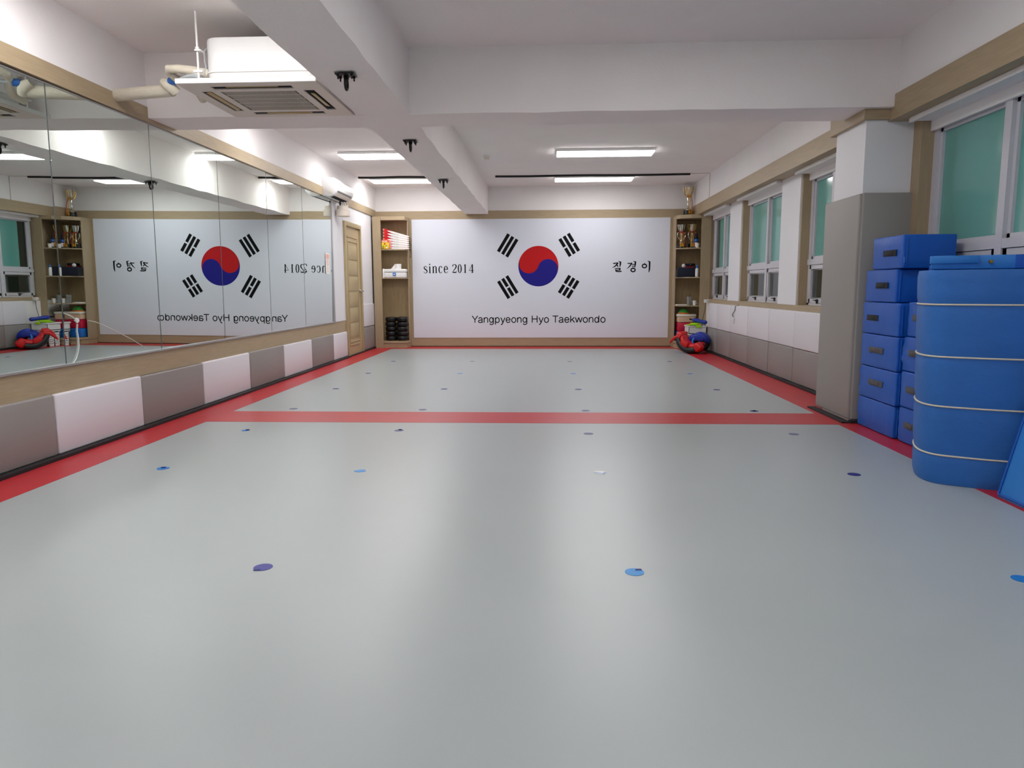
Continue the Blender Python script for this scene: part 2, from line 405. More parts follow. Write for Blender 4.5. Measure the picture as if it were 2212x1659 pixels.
# ================================================================== DOOR
door = thing('door_1', None, None, (-3.10, 11.63, 0), kind='structure')
dy0, dy1, dz = 11.15, 12.12, 2.095
fr = MB().box(-3.13, -3.075, dy0, dy0 + .06, 0, dz, .006).box(-3.13, -3.075, dy1 - .06, dy1, 0, dz, .006).box(-3.13, -3.075, dy0 + .06, dy1 - .06, dz - .07, dz, .006)
build('door_frame', fr, M['doorwood'], door)
leaf = MB().box(-3.13, -3.105, dy0 + .06, dy1 - .06, .012, dz - .07)
lf = build('door_leaf', leaf, M['doorwood'], door, smooth=False)
ya, yb = dy0 + .21, dy1 - .23
zs = [.27 + .247 * i for i in range(7)]
for i in range(6):
    build('door_panel', B(-3.106, -3.097, ya, yb, zs[i] + .012, zs[i + 1] - .012, .005), M['doorwood'], lf)
mo = MB().box(-3.106, -3.095, ya - .05, ya - .025, .2, 1.83, .004).box(-3.106, -3.095, yb + .025, yb + .05, .2, 1.83, .004)
for z in (.17, .22, 1.80, 1.87): mo.box(-3.106, -3.094, ya - .04, yb + .04, z - .012, z + .012, .004)
build('moulding', mo, M['doorwood'], lf)
kn = MB().tube([(-3.105, 11.99, 1.02), (-3.07, 11.99, 1.02)], .03, 14).tube([(-3.07, 11.99, 1.02), (-3.04, 11.99, 1.02)], .012, 10).tube([(-3.045, 12.0, 1.02), (-3.04, 11.89, 1.015)], .011, 10)
build('door_handle', kn, M['metal'], lf)

# ================================================================== MIRROR WALL
mir = thing('wall_mirror', 'wide wall mirror of tall joined panes above the checkered wall pads', 'mirror', (-3.12, 7.5, .57))
jy = [1.0, 2.2, 3.38, 4.557, 5.732, 6.903, 8.107, 9.282, 10.50]
ab = [(0, 0), (0, 0), (.004, -.006), (.004, -.0065), (-.0033, -.0065), (-.0058, -.0064), (-.0073, -.0063), (-.0107, -.0065), (-.0204, -.0093)]
jy = [2.2, 3.38, 4.557, 5.732, 6.903, 8.107, 9.282, 10.50]
ab = [(.004, -.006), (.004, -.0065), (-.0033, -.0065), (-.0058, -.0064), (-.0073, -.0063), (-.0107, -.0065), (-.0204, -.0093)]
zt = lambda y: 2.327 + (y - 4.3) * .0068
mpanes = []
for i in range(len(jy) - 1):
    y0, y1 = jy[i] + .002, jy[i + 1] - .002
    a, b = ab[i]; yc, zc = (y0 + y1) / 2, 1.4
    X = lambda y, z: -3.118 - a * (y - yc) - b * (z - zc)
    mb = MB(); q = [(y0, .583), (y1, .583), (y1, zt(y1)), (y0, zt(y0))]
    f1 = [mb.bm.verts.new((X(y, z), y, z)) for y, z in q]; f2 = [mb.bm.verts.new((-3.1295, y, z)) for y, z in q]
    mb.bm.faces.new(f1); mb.bm.faces.new(f2[::-1])
    for k in range(4): mb.bm.faces.new((f1[k], f1[(k + 1) % 4], f2[(k + 1) % 4], f2[k]))
    mpanes.append(build('mirror_pane', mb, M['mirror'], mir, smooth=False))
for i in range(1, len(jy) - 1):
    y = jy[i]; xs_ = []
    for j in (i - 1, i):
        a, b = ab[j]; yc = (jy[j] + jy[j + 1]) / 2; xs_.append([-3.118 - a * (y - yc) - b * (z - 1.4) for z in (.583, zt(y))])
    xa = max(xs_[0][0], xs_[1][0]) + .0012; xb = max(xs_[0][1], xs_[1][1]) + .0012
    w_ = .0032; mb = MB(); q = [(y - w_, .583, xa), (y + w_, .583, xa), (y + w_, zt(y), xb), (y - w_, zt(y), xb)]
    f1 = [mb.bm.verts.new((x, yy, z)) for yy, z, x in q]; f2 = [mb.bm.verts.new((-3.1295, yy, z)) for yy, z, x in q]
    mb.bm.faces.new(f1); mb.bm.faces.new(f2[::-1])
    for k in range(4): mb.bm.faces.new((f1[k], f1[(k + 1) % 4], f2[(k + 1) % 4], f2[k]))
    build('pane_joint', mb, M['joint'], mir, smooth=False)
fm = MB().box(-3.13, -3.098, 2.2, 10.53, .570, .583)
fm.box(-3.13, -3.098, 10.50, 10.555, .57, 2.37)
build('mirror_frame', fm, M['alu'], mir, smooth=False)
fm = MB(); fm.poly([(2.2, zt(2.2)), (10.53, zt(10.53)), (10.53, zt(10.53) + .008), (2.2, zt(2.2) + .008)], -3.13, -3.106, 0)
build('top_rail', fm, M['alu'], mir, smooth=False)
# cracks in the fifth-from-right pane: raised fractured lines
def crackline(px, w=.004):
    pts = [at(x, y, 0, -3.1195) for x, y in px]
    return MB().tube(pts, [w * (.5 + .5 * math.sin(PI * (i + .5) / len(pts))) for i in range(len(pts))], 5)
for i, (px, w) in enumerate((([(137, 676), (150, 681), (160, 687), (166, 692)], .0026), ([(190, 692), (205, 695), (219, 700), (240, 710), (262, 721), (285, 733), (305, 745), (322, 757)], .0018),
              ([(168, 700), (167, 715), (170, 732), (171, 748), (169, 760), (165, 774), (157, 787)], .0032))):
    build('crack', crackline(px, w), M['crack'], mir)
cp = at(171, 692, 0, -3.106)
build('chipped_spot', MB().poly([(cp.y - .022, cp.z), (cp.y - .006, cp.z + .017), (cp.y + .018, cp.z + .012), (cp.y + .022, cp.z - .006), (cp.y, cp.z - .02)], -3.122, -3.1185, 0), M['crack'], mir, smooth=False)
# notice stuck on the last pane
pa = at(703, 546, 0, -3.11); pb = at(713, 591, 0, -3.11)
nt = thing('paper_notice', 'white paper notice with orange header and red symbol stuck on the last mirror pane', 'notice', (-3.11, (pa.y + pb.y) / 2, pb.z))
ny0, ny1, nz0, nz1 = 10.05, 10.38, 1.16, 1.50
pa, pb = at(703, 546, 0, -3.104), at(713, 592, 0, -3.104)
ny0, ny1, nz1, nz0 = pa.y, pb.y, pa.z, pb.z
NX = -3.1055
build('sheet', B(NX - .002, NX, ny0, ny1, nz0, nz1), M['paper'], nt, smooth=False)
build('header', B(NX, NX + .001, ny0 + .02, ny1 - .02, nz1 - .075, nz1 - .015), M['stick_or'], nt, smooth=False)
yc, zc = (ny0 + ny1) / 2, (nz0 + nz1) / 2 + .02
sy = MB()
ring = [(yc + .06 * math.cos(t * PI / 12), zc + .05 * math.sin(t * PI / 12)) for t in range(24)]
rin = [(yc + .045 * math.cos(t * PI / 12), zc + .037 * math.sin(t * PI / 12)) for t in range(24)]
va = [sy.bm.verts.new((NX + .001, *p)) for p in ring]; vb = [sy.bm.verts.new((NX + .001, *p)) for p in rin]
for k in range(24): sy.bm.faces.new((va[k], va[(k + 1) % 24], vb[(k + 1) % 24], vb[k]))
sy.box(NX, NX + .001, yc - .01, yc + .01, zc - .022, zc + .022)
build('symbol', sy, M['stick_or'], nt, smooth=False)
tx = MB()
for k in range(4): tx.box(NX, NX + .001, ny0 + .05, ny1 - .05 - .03 * (k % 2), nz0 + .03 + k * .022, nz0 + .036 + k * .022)
build('text_lines', tx, M['stick_or'], nt, smooth=False)

# ================================================================== MURAL
CXm, CZm = -.15, 1.449; KZ = .002182
mur = thing('wall_mural', 'large white printed mural with Korean flag emblem and lettering on back wall', 'mural', (-.12, YB - .03, .163))
YM = YB - .030
for z0, z1 in ((.163, 1.2265), (1.2270, 2.290)):
    build('printed_sheet', B(-2.434, 2.188, YM, YB - .0005, z0, z1), M['mural'], mur, smooth=False)
YP = YM - .0015
R = .360; phi = math.radians(-17.5)
def rot(x, z): return (CXm + x * math.cos(phi) - z * math.sin(phi), CZm + x * math.sin(phi) + z * math.cos(phi))
def taeguk(top):
    # outline of one half: outer half-circle then S curve back through the centre
    n = 40; pts = []
    if top:
        for i in range(n + 1): t = PI * i / n; pts.append((R * math.cos(t), R * math.sin(t)))
        for i in range(1, n + 1): t = PI + PI * i / n; pts.append((-R / 2 + R / 2 * math.cos(t), R / 2 * math.sin(t)))
        for i in range(1, n): t = PI - PI * i / n; pts.append((R / 2 + R / 2 * math.cos(t), R / 2 * math.sin(t)))
    else:
        for i in range(n + 1): t = PI + PI * i / n; pts.append((R * math.cos(t), R * math.sin(t)))
        for i in range(1, n + 1): t = PI * i / n; pts.append((R / 2 + R / 2 * math.cos(t), R / 2 * math.sin(t)))
        for i in range(1, n): t = 2 * PI - PI * i / n; pts.append((-R / 2 + R / 2 * math.cos(t), R / 2 * math.sin(t)))
    return [rot(*p) for p in pts]
def flat(poly, y=YP, th=.0014):
    me = MB(); vs = [me.bm.verts.new((p[0], y, p[1])) for p in poly]
    f = me.bm.faces.new(vs); bmesh.ops.triangulate(me.bm, faces=[f]); return me
build('red_half', flat(taeguk(True)), M['mred'], mur, smooth=False)
build('blue_half', flat(taeguk(False)), M['mblue'], mur, smooth=False)
def trigram(cx, cz, ang, pattern):
    d = Vector((math.cos(ang), math.sin(ang))); p = Vector((-d.y, d.x)); L, w, g = .362, .058, .030
    if p.x < 0: p = -p
    for k, solid in enumerate(pattern):
        c = Vector((cx, cz)) + p * ((k - 1) * (w + g))
        segs = [(-L / 2, L / 2)] if solid else [(-L / 2, -.014), (.014, L / 2)]
        for a, b in segs:
            q = [c + d * a - p * w / 2, c + d * b - p * w / 2, c + d * b + p * w / 2, c + d * a + p * w / 2]
            build('trigram_bar', flat([(v.x, v.y) for v in q]), M['blk'], mur, smooth=False)
A = math.radians(58.5)
trigram(CXm - .552, CZm + .371, A, (1, 1, 1)); trigram(CXm + .552, CZm + .373, -A, (0, 1, 0))
trigram(CXm - .552, CZm - .372, -A, (1, 0, 1)); trigram(CXm + .546, CZm - .370, A, (0, 0, 0))
# lettering
def smoothpath(pts, ws, n=6):
    P = [pts[0]] + list(pts) + [pts[-1]]; Wd = [ws[0]] + list(ws) + [ws[-1]]; out = []; wo = []
    for i in range(1, len(P) - 2):
        for k in range(n):
            t = k / n
            f = lambda a, b, c, d: .5 * ((2 * b) + (-a + c) * t + (2 * a - 5 * b + 4 * c - d) * t * t + (-a + 3 * b - 3 * c + d) * t ** 3)
            out.append((f(P[i - 1][0], P[i][0], P[i + 1][0], P[i + 2][0]), f(P[i - 1][1], P[i][1], P[i + 1][1], P[i + 2][1])))
            wo.append(Wd[i] + (Wd[i + 1] - Wd[i]) * t)
    out.append(pts[-1]); wo.append(ws[-1]); return out, wo
def brush(mb, pts, ws, y, curve=True):
    if curve and len(pts) > 2: pts, ws = smoothpath(pts, ws)
    L_, R_ = [], []
    for i, p in enumerate(pts):
        a = Vector(pts[max(i - 1, 0)]); b = Vector(pts[min(i + 1, len(pts) - 1)]); d = (b - a)
        d = d.normalized() if d.length else Vector((1, 0)); nn = Vector((-d.y, d.x)) * ws[i] / 2
        L_.append((p[0] + nn.x, p[1] + nn.y)); R_.append((p[0] - nn.x, p[1] - nn.y))
    mb.ribbon(L_, R_, y)
G = {
 's': [([(27, 42), (25, 52), (15, 56), (6, 51), (4, 43), (10, 34), (20, 27), (27, 18), (25, 6), (14, 0), (4, 4), (2, 15)], [3, 4, 4, 6, 8, 10, 10, 9, 6, 4, 4, 3])],
 'i': [([(9, 0), (9, 55)], [10, 10]), ([(1, 54), (10, 54)], [3, 3]), ([(0, 1.5), (18, 1.5)], [3, 3]), ([(4, 72), (14, 72)], [10, 10])],
 'n': [([(9, 0), (9, 55)], [10, 10]), ([(1, 54), (9, 54)], [3, 3]), ([(0, 1.5), (18, 1.5)], [3, 3]), ([(11, 40), (17, 52), (26, 55), (32, 48), (33, 38), (33, 0)], [3, 4, 6, 9, 10, 10]), ([(24, 1.5), (42, 1.5)], [3, 3])],
 'c': [([(29, 42), (27, 52), (18, 56), (8, 48), (5, 28), (8, 9), (18, 1), (26, 4), (31, 14)], [8, 6, 4, 8, 10, 8, 4, 4, 3])],
 'e': [([(32, 32), (28, 48), (19, 56), (9, 48), (5, 28), (9, 9), (19, 1), (28, 5), (33, 15)], [8, 8, 4, 8, 10, 8, 4, 4, 3]), ([(6, 31), (36, 31)], [6, 6])],
 '2': [([(5, 54), (8, 66), (19, 71), (31, 64), (33, 51), (25, 36), (12, 20), (4, 5)], [9, 6, 4, 9, 10, 8, 5, 4]), ([(3, 5), (33, 5)], [9, 9]), ([(33, 1), (36, 20)], [4, 3])],
 '0': [([(17, 71), (8, 60), (5, 36), (8, 11), (17, 1), (26, 11), (29, 36), (26, 60), (17, 71)], [3, 8, 10, 8, 3, 8, 10, 8, 3])],
 '1': [([(13, 0), (13, 71)], [10, 10]), ([(3, 60), (13, 68)], [3, 5]), ([(2, 1.5), (24, 1.5)], [3, 3])],
 '4': [([(29, 0), (29, 71)], [10, 10]), ([(2, 21), (29, 71)], [3, 4]), ([(1, 20), (41, 20)], [4, 4]), ([(20, 1.5), (38, 1.5)], [3, 3])]}
def glyph(ch, zx, sx=1.0):
    mb = MB()
    for pts, ws in G[ch]:
        P = [(CXm + (zx + p[0] * sx - 1080) * KZ, CZm + (438 - 490 + p[1]) * KZ) for p in pts]
        brush(mb, P, [w * KZ for w in ws], YP, curve=len(pts) > 2)
    build('letter', mb, M['blk'], mur, smooth=False)
for ch, zx in (('s', 127), ('i', 169), ('n', 198), ('c', 250), ('e', 294), ('2', 365), ('0', 411), ('1', 460), ('4', 504)): glyph(ch, zx)
def hx(u_, v_): return (CXm + ((1280 + u_ / 13.825) - 1163.2) * .008322, CZm - ((540 + v_ / 13.825) - 574.8) * .008322)
HK = .008322 / 13.825
def hangul(strokes, rings=()):
    mb = MB()
    for pts, ws in strokes: brush(mb, [hx(*p) for p in pts], [w * HK for w in ws], YP, curve=len(pts) > 2)
    for (cu, cv, ru, rv, w) in rings:
        P = [(cu + ru * math.cos(t * PI / 12), cv + rv * math.sin(t * PI / 12)) for t in range(25)]
        brush(mb, [hx(*p) for p in P], [w * HK] * 25, YP, curve=False)
    build('letter', mb, M['blk'], mur, smooth=False)
hangul([([(606, 398), (630, 416), (690, 402), (758, 400)], [10, 34, 28, 36]), ([(752, 398), (716, 440), (655, 500), (586, 538)], [40, 40, 32, 8]), ([(700, 452), (735, 478), (752, 515)], [24, 36, 20]),
        ([(765, 350), (800, 362)], [14, 30]), ([(822, 355), (820, 440), (806, 522)], [50, 46, 12]),
        ([(655, 560), (690, 570), (760, 560), (830, 562)], [10, 30, 26, 40]), ([(815, 565), (802, 604)], [42, 34]), ([(662, 600), (720, 612), (830, 602)], [16, 26, 30]), ([(690, 606), (698, 645)], [34, 36]), ([(690, 640), (760, 652), (862, 646)], [34, 34, 34])])
hangul([([(1030, 402), (1060, 418), (1120, 410), (1170, 408)], [10, 32, 28, 38]), ([(1160, 404), (1130, 450), (1085, 510), (1015, 570)], [40, 40, 32, 8]),
        ([(1205, 350), (1240, 360)], [14, 30]), ([(1264, 352), (1262, 440), (1248, 545)], [48, 44, 14]), ([(1165, 448), (1250, 438)], [26, 26]), ([(1165, 500), (1250, 494)], [28, 26]), ([(1185, 530), (1205, 552)], [12, 26])],
       [(1200, 608, 62, 50, 38)])
hangul([([(1525, 402), (1545, 440)], [10, 34]), ([(1625, 345), (1670, 360)], [14, 34]), ([(1684, 355), (1684, 500), (1680, 600), (1664, 680)], [52, 46, 44, 14])], [(1533, 492, 64, 52, 36)])
def ell(cx, cy, rx, ry, n=24): return [(cx + rx * math.cos(2 * PI * i / n), cy + ry * math.sin(2 * PI * i / n)) for i in range(n + 1)]
S_ = {  # monoline grotesque: (advance, curved strokes, straight strokes)
 'a': (46, [[(7, 39), (12, 48), (22, 51), (32, 47), (35, 38), (35, 10), (37, 3), (41, 2)], [(35, 29), (24, 27), (10, 23), (5, 13), (10, 4), (20, 1), (31, 6), (35, 15)]], []),
 'n': (46, [[(6, 33), (12, 45), (22, 51), (33, 46), (36, 35), (36, 0)]], [[(6, 0), (6, 52)]]),
 'g': (48, [ell(20, 27, 15, 24), [(37, 10), (37, -6), (32, -15), (20, -19), (10, -15), (7, -8)]], [[(37, 52), (37, 4)]]),
 'p': (48, [ell(22, 26, 16, 25)], [[(6, 52), (6, -20)]]),
 'y': (42, [[(20, 2), (15, -12), (10, -18), (3, -17)]], [[(3, 52), (20, 1)], [(38, 52), (20, 1)]]),
 'e': (46, [[(37, 28), (34, 43), (21, 51), (9, 44), (5, 27), (9, 8), (21, 1), (33, 6), (37, 15)]], [[(5, 27), (41, 27)]]),
 'o': (47, [ell(22, 26, 17, 25)], []),
 'H': (58, [], [[(6, 0), (6, 70)], [(46, 0), (46, 70)], [(6, 37), (46, 37)]]),
 'T': (49, [], [[(1, 66), (47, 66)], [(24, 0), (24, 66)]]),
 'Y': (49, [], [[(2, 70), (25, 30)], [(48, 70), (25, 30)], [(25, 33), (25, 0)]]),
 'k': (42, [], [[(6, 0), (6, 70)], [(35, 52), (6, 19)], [(17, 31), (38, 0)]]),
 'w': (60, [], [[(2, 52), (15, 1)], [(15, 1), (29, 51)], [(29, 51), (43, 1)], [(43, 1), (56, 52)]]),
 'd': (48, [ell(20, 26, 15, 25)], [[(37, 0), (37, 70)]])}
def print_word(word, x0, x1, z0, cap):
    tot = sum(S_[c][0] for c in word) - 8; sx = (x1 - x0) / tot; sz = cap / 70; w = 9.6 * sz; X = -3; mb = MB()
    for c in word:
        adv, cur, st = S_[c]
        for P in cur: brush(mb, [(x0 + (X + p[0]) * sx, z0 + p[1] * sz) for p in P], [w] * len(P), YP, curve=len(P) < 20)
        for P in st: brush(mb, [(x0 + (X + p[0]) * sx, z0 + p[1] * sz) for p in P], [w] * 2, YP, curve=False)
        X += adv
    build('lettering', mb, M['blk'], mur, smooth=False)
zx = lambda v: CXm + (v - 1080) * KZ
zb = CZm + (438 - 902) * KZ
print_word('Yangpyeong', zx(528), zx(990), zb, .125)
print_word('Hyo', zx(1026), zx(1168), zb, .125)
print_word('Taekwondo', zx(1200), zx(1636), zb, .125)

# ================================================================== LIGHTS
def led(x0, x1, yc, label, w=.36):
    t = thing('ceiling_light', label, 'light', ((x0 + x1) / 2, yc, ZC - .06), 0, 'long white ceiling lights')
    build('housing', B(x0, x1, yc - w / 2, yc + w / 2, ZC - .036, ZC, .004), M['acw'], t)
    build('diffuser', B(x0 + .006, x1 - .006, yc - w / 2 + .006, yc + w / 2 - .006, ZC - .050, ZC - .032, .005, 2), M['lamp'], t)
led(.125, 1.40, 9.93, 'long lit ceiling light right of the beam, nearer of the two in view')
led(.13, 1.40, 12.25, 'long lit ceiling light right of the beam, close to the back wall above the mural')
led(-2.76, -1.48, 9.93, 'long lit ceiling light left of the beam, nearer of the two in view')
led(-2.90, -1.62, 12.22, 'long lit ceiling light left of the beam, close to the back wall')
led(.125, 1.40, 7.45, 'long lit ceiling light right of the beam, hidden behind the cross beam')
led(-2.76, -1.48, 7.45, 'long lit ceiling light left of the beam, just beyond the cassette air conditioner')
for xa, y, lb in ((.125, 3.9, 'right of the beam, just above the top edge of the view'), (-2.76, 4.05, 'left of the beam, just above the top edge of the view'), (.125, 1.5, 'right of the beam, near the camera overhead'), (-2.76, 1.5, 'left of the beam, near the camera overhead'),
                  (.125, -1.2, 'right of the beam, behind the camera'), (-2.76, -1.2, 'left of the beam, behind the camera')):
    led(xa, xa + 1.28, y, 'long lit ceiling light ' + lb)

# black ceiling tracks, white conduit, detector
def track(x0, x1, y, lab):
    mb = MB(); pts = [(x0 + (x1 - x0) * i / 12, y + .02 * math.sin(i * .9), ZC - .012) for i in range(13)]
    mb.tube(pts, .019, 8); tag(build('ceiling_cable', mb, M['black']), lab, 'cable')
track(-.83, 2.27, 11.97, 'long black cable strip on the ceiling right of the beam')
track(-3.05, -1.46, 11.93, 'short black cable strip on the ceiling left of the beam')
tag(build('cable_conduit', MB().tube([(2.27, 11.95, ZC - .008), (2.572, 11.93, ZC - .008), (2.572, 11.93, 2.466)], .007, 6), M['acc']), 'thin white conduit running from ceiling cable down to the wood band', 'conduit')
sd = thing('smoke_detector', 'small round white detector on the ceiling beside the beam', 'detector', (-.82, 10.2, ZC - .05))
build('base', MB().lathe([(.05, ZC - .015), (.055, ZC - .01), (.055, ZC)], (-.82, 10.2, 0)), M['acw'], sd)
build('cap', MB().lathe([(.02, ZC - .055), (.036, ZC - .05), (.042, ZC - .015)], (-.82, 10.2, 0)), M['acc'], sd)

# ceiling hooks
def hook(x, y, lab):
    t = thing('ceiling_hook', lab, 'hook', (x, y, ZB - .09), 0, 'black anchor plates under the beam')
    z = ZB - .008
    build('plate', B(x - .060, x + .060, y - .045, y + .045, z - .008, z, .002), M['blkgloss'], t)
    lp = [(x, y + .026 * math.cos(a), z - .055 + .035 * math.sin(a)) for a in [2 * PI * i / 16 for i in range(17)]]
    build('ring', MB().tube(lp, .009, 8, cap=False).tube([(x, y, z), (x, y, z - .03)], .016, 8), M['blkgloss'], t)
    for sx in (-.043, .043):
        for sy_ in (-.028, .028):
            build('bolt', MB().tube([(x + sx, y + sy_, z - .006), (x + sx, y + sy_, z - .016)], .010, 6).tube([(x + sx, y + sy_, z - .014), (x + sx, y + sy_, z - .034)], .005, 6), M['blkgloss'], t)
hook(-1.237, 4.62, 'black anchor plate with ring under the beam beside the cassette air conditioner')
hook(-1.22, 6.66, 'black anchor plate with ring under the beam just past the cross beam')
hook(-1.262, 9.05, 'black anchor plate with ring under the beam, farthest toward the back wall')

# ================================================================== CASSETTE AC
ac = thing('cassette_air_conditioner', 'white four way cassette air conditioner hanging from the ceiling left of the beam', 'air conditioner', (-1.9, 5.2, 2.365))
ax0, ax1, ay0, ay1, az = -2.375, -1.464, 4.745, 5.655, 2.363
pan = MB()
t = .10; i0, i1, j0, j1 = ax0 + .20, ax1 - .20, ay0 + .20, ay1 - .20   # inner grille square
def frame_quad(x0, x1, y0, y1, X0, X1, Y0, Y1, z0, z1):
    pan.box(x0, x1, y0, Y0, z0, z1).box(x0, x1, Y1, y1, z0, z1).box(x0, X0, Y0, Y1, z0, z1).box(X1, x1, Y0, Y1, z0, z1)
# outer rim, slots left open, inner ring
frame_quad(ax0, ax1, ay0, ay1, ax0 + .075, ax1 - .075, ay0 + .075, ay1 - .075, az, az + .03)
frame_quad(ax0 + .145, ax1 - .145, ay0 + .145, ay1 - .145, i0, i1, j0, j1, az, az + .03)
for (x0, x1, y0, y1) in ((ax0 + .075, ax0 + .19, ay0 + .075, ay0 + .145), (ax1 - .19, ax1 - .075, ay0 + .075, ay0 + .145), (ax0 + .075, ax0 + .19, ay1 - .145, ay1 - .075), (ax1 - .19, ax1 - .075, ay1 - .145, ay1 - .075),
                         (ax0 + .075, ax0 + .145, ay0 + .145, ay0 + .19), (ax1 - .145, ax1 - .075, ay0 + .145, ay0 + .19), (ax0 + .075, ax0 + .145, ay1 - .19, ay1 - .145), (ax1 - .145, ax1 - .075, ay1 - .19, ay1 - .145)):
    pan.box(x0, x1, y0, y1, az, az + .03)
build('face_panel', pan, M['acc'], ac, smooth=False)
build('panel_rim', MB().box(ax0 - .004, ax0 + .006, ay0 - .004, ay1 + .004, az + .002, az + .034, .003).box(ax0, ax1 - .001, ay0 - .006, ay0 + .004, az + .002, az + .034, .003), M['acw'], ac)
build('dark_duct', B(ax0 + .07, ax1 - .07, ay0 + .07, ay1 - .07, az + .007, az + .0085), M['blk'], ac, smooth=False)
def vane(x0, x1, y0, y1, axis):
    mb = B(x0, x1, y0, y1, -.003, .003, .002)
    c = Vector(((x0 + x1) / 2, (y0 + y1) / 2, 0)); return mb
for (cx, cy, lx, ly, rx, ry) in ((-1.92, ay0 + .100, .17, .012, 12, 0), (-1.92, ay1 - .100, .17, .012, -12, 0), (ax0 + .112, 5.2, .016, .24, 0, -10), (ax1 - .112, 5.2, .015, .17, 0, 10)):
    mb = B(-lx, lx, -ly, ly, -.003, .003, .002)
    build('vane', mb, M['vane'], ac, xf=Matrix.Translation((cx, cy, az + .004)) @ Matrix.Rotation(math.radians(rx), 4, 'X') @ Matrix.Rotation(math.radians(ry), 4, 'Y'))
gr = MB(); k = 40
for i in range(k):
    x = i0 + .01 + (i1 - i0 - .02) * (i + .5) / k; gr.box(x - .0020, x + .0020, j0, j1, az + .001, az + .0065)
for i in range(1, 5):
    y = j0 + (j1 - j0) * i / 5; gr.box(i0, i1, y - .002, y + .002, az + .0005, az + .006)
g_ = build('intake_grille', gr, M['acc'], ac, smooth=False); tag(g_, kind='stuff')
build('grille_filter', B(i0, i1, j0, j1, az + .0055, az + .0068), M['grille'], ac, smooth=False)
bd = MB(); bx0, bx1, by0, by1 = -2.262, -1.49, 4.90, 5.58
def rrect(x0, x1, y0, y1, r, n=6):
    p = []
    for cx, cy, a in ((x1 - r, y1 - r, 0), (x0 + r, y1 - r, PI / 2), (x0 + r, y0 + r, PI), (x1 - r, y0 + r, 1.5 * PI)):
        for i in range(n + 1): p.append((cx + r * math.cos(a + PI / 2 * i / n), cy + r * math.sin(a + PI / 2 * i / n)))
    return p
bd.poly(rrect(bx0, bx1, by0, by1, .09), az + .032, 2.70, 2, .018)
bo = build('body', bd, M['acw'], ac)
rb = MB()
for z in (2.475,): rb.poly(rrect(bx0 - .006, bx1 + .006, by0 - .006, by1 + .006, .095), z, z + .008, 2, .002)
for k in range(6): rb.box(bx0 + .1, bx1 - .1, by0 - .001, by0 + .002, 2.50 + k * .027, 2.502 + k * .027)
build('body_rib', rb, M['acw'], bo)
build('rating_label', B(-2.20, -2.14, by0 - .004, by0, 2.405, 2.44), M['tan'], bo, smooth=False)
for (x, y) in ((-2.285, 4.88), (-1.472, 4.88), (-2.285, 5.57), (-1.475, 5.57)):
    hr = build('hanging_rod', MB().tube([(x, y, 2.40), (x, y, ZC)], .007, 8), M['acw'], ac)
    build('bracket', MB().box(x - .012, x + .03 if x < -2 else x + .012, y - .02, y + .02, 2.60, 2.612, .003).tube([(x, y, 2.60), (x, y, 2.63)], .013, 6), M['acw'], hr)
    build('bracket', B(x - .03, x + .03, y - .012, y + .012, 2.47, 2.485, .003), M['acw'], hr)
wire = MB().tube([(bx0 - .004, by0 + .09, 2.46), (bx0 - .012, by0 + .06, 2.55), (bx0 - .012, by0 + .05, 2.62), (bx0 - .004, by0 + .10, 2.665)], .006, 6)
build('side_wire', wire, M['hose'], ac)
pa_ = at(440, 152, 1, 4.97); pb_ = at(352, 142, 1, 4.97)
build('coolant_pipe', MB().tube([(-2.22, 5.0, 2.487), (-2.27, 4.98, 2.490), (-2.36, 4.97, 2.508), (-2.46, 4.97, 2.522), (-2.535, 4.975, 2.525), (-2.552, 5.01, 2.512), (-2.53, 5.06, 2.49), (-2.48, 5.12, 2.46), (-2.44, 5.2, 2.43), (-2.46, 5.3, 2.41)], [.03, .032, .03, .028, .026, .026, .028, .03, .03, .03], 12), M['insul'], ac)
build('pipe_clamp', MB().tube([(-2.272, 4.98, 2.49), (-2.282, 4.98, 2.491)], .037, 12), M['hose'], ac)
e1 = at(352, 178, 1, 4.95); e2 = at(378, 196, 1, 4.92); e0 = at(378, 178, 1, 4.95)
build('drain_elbow', MB().tube([tuple(at(381, 200, 1, 5.13)), tuple(at(372, 191, 1, 5.11)), tuple(at(361, 182, 1, 5.10)), tuple(at(353, 177, 1, 5.11))], [.034, .038, .038, .03], 12), M['insul'], ac)
w0 = at(245, 206, 0, -3.11); w1 = at(372, 195, 1, 5.14)
dp = [Vector(w1).lerp(w0, i / 6) for i in range(7)]
build('drain_pipe', MB().tube([tuple(p) for p in dp], .042, 14), M['insul'], ac)
build('blue_clamp', MB().tube([tuple(at(368, 176, 1, 5.09)), tuple(at(378, 174, 1, 5.07))], .026, 12), M['bluetape'], ac)
build('drain_hose', MB().tube([tuple(at(378, 174, 1, 5.07)), tuple(at(388, 172, 1, 5.04)), tuple(at(405, 166, 1, 4.97)), tuple(at(420, 164, 1, 4.96)), tuple(at(434, 168, 1, 4.95))], .015, 10), M['hose'], ac)
build('thin_wire', MB().tube([tuple(at(385, 148, 1, 4.96)), tuple(at(405, 153, 1, 4.95)), tuple(at(425, 160, 1, 4.95)), tuple(at(437, 172, 1, 4.95))], .004, 6), M['acw'], ac)

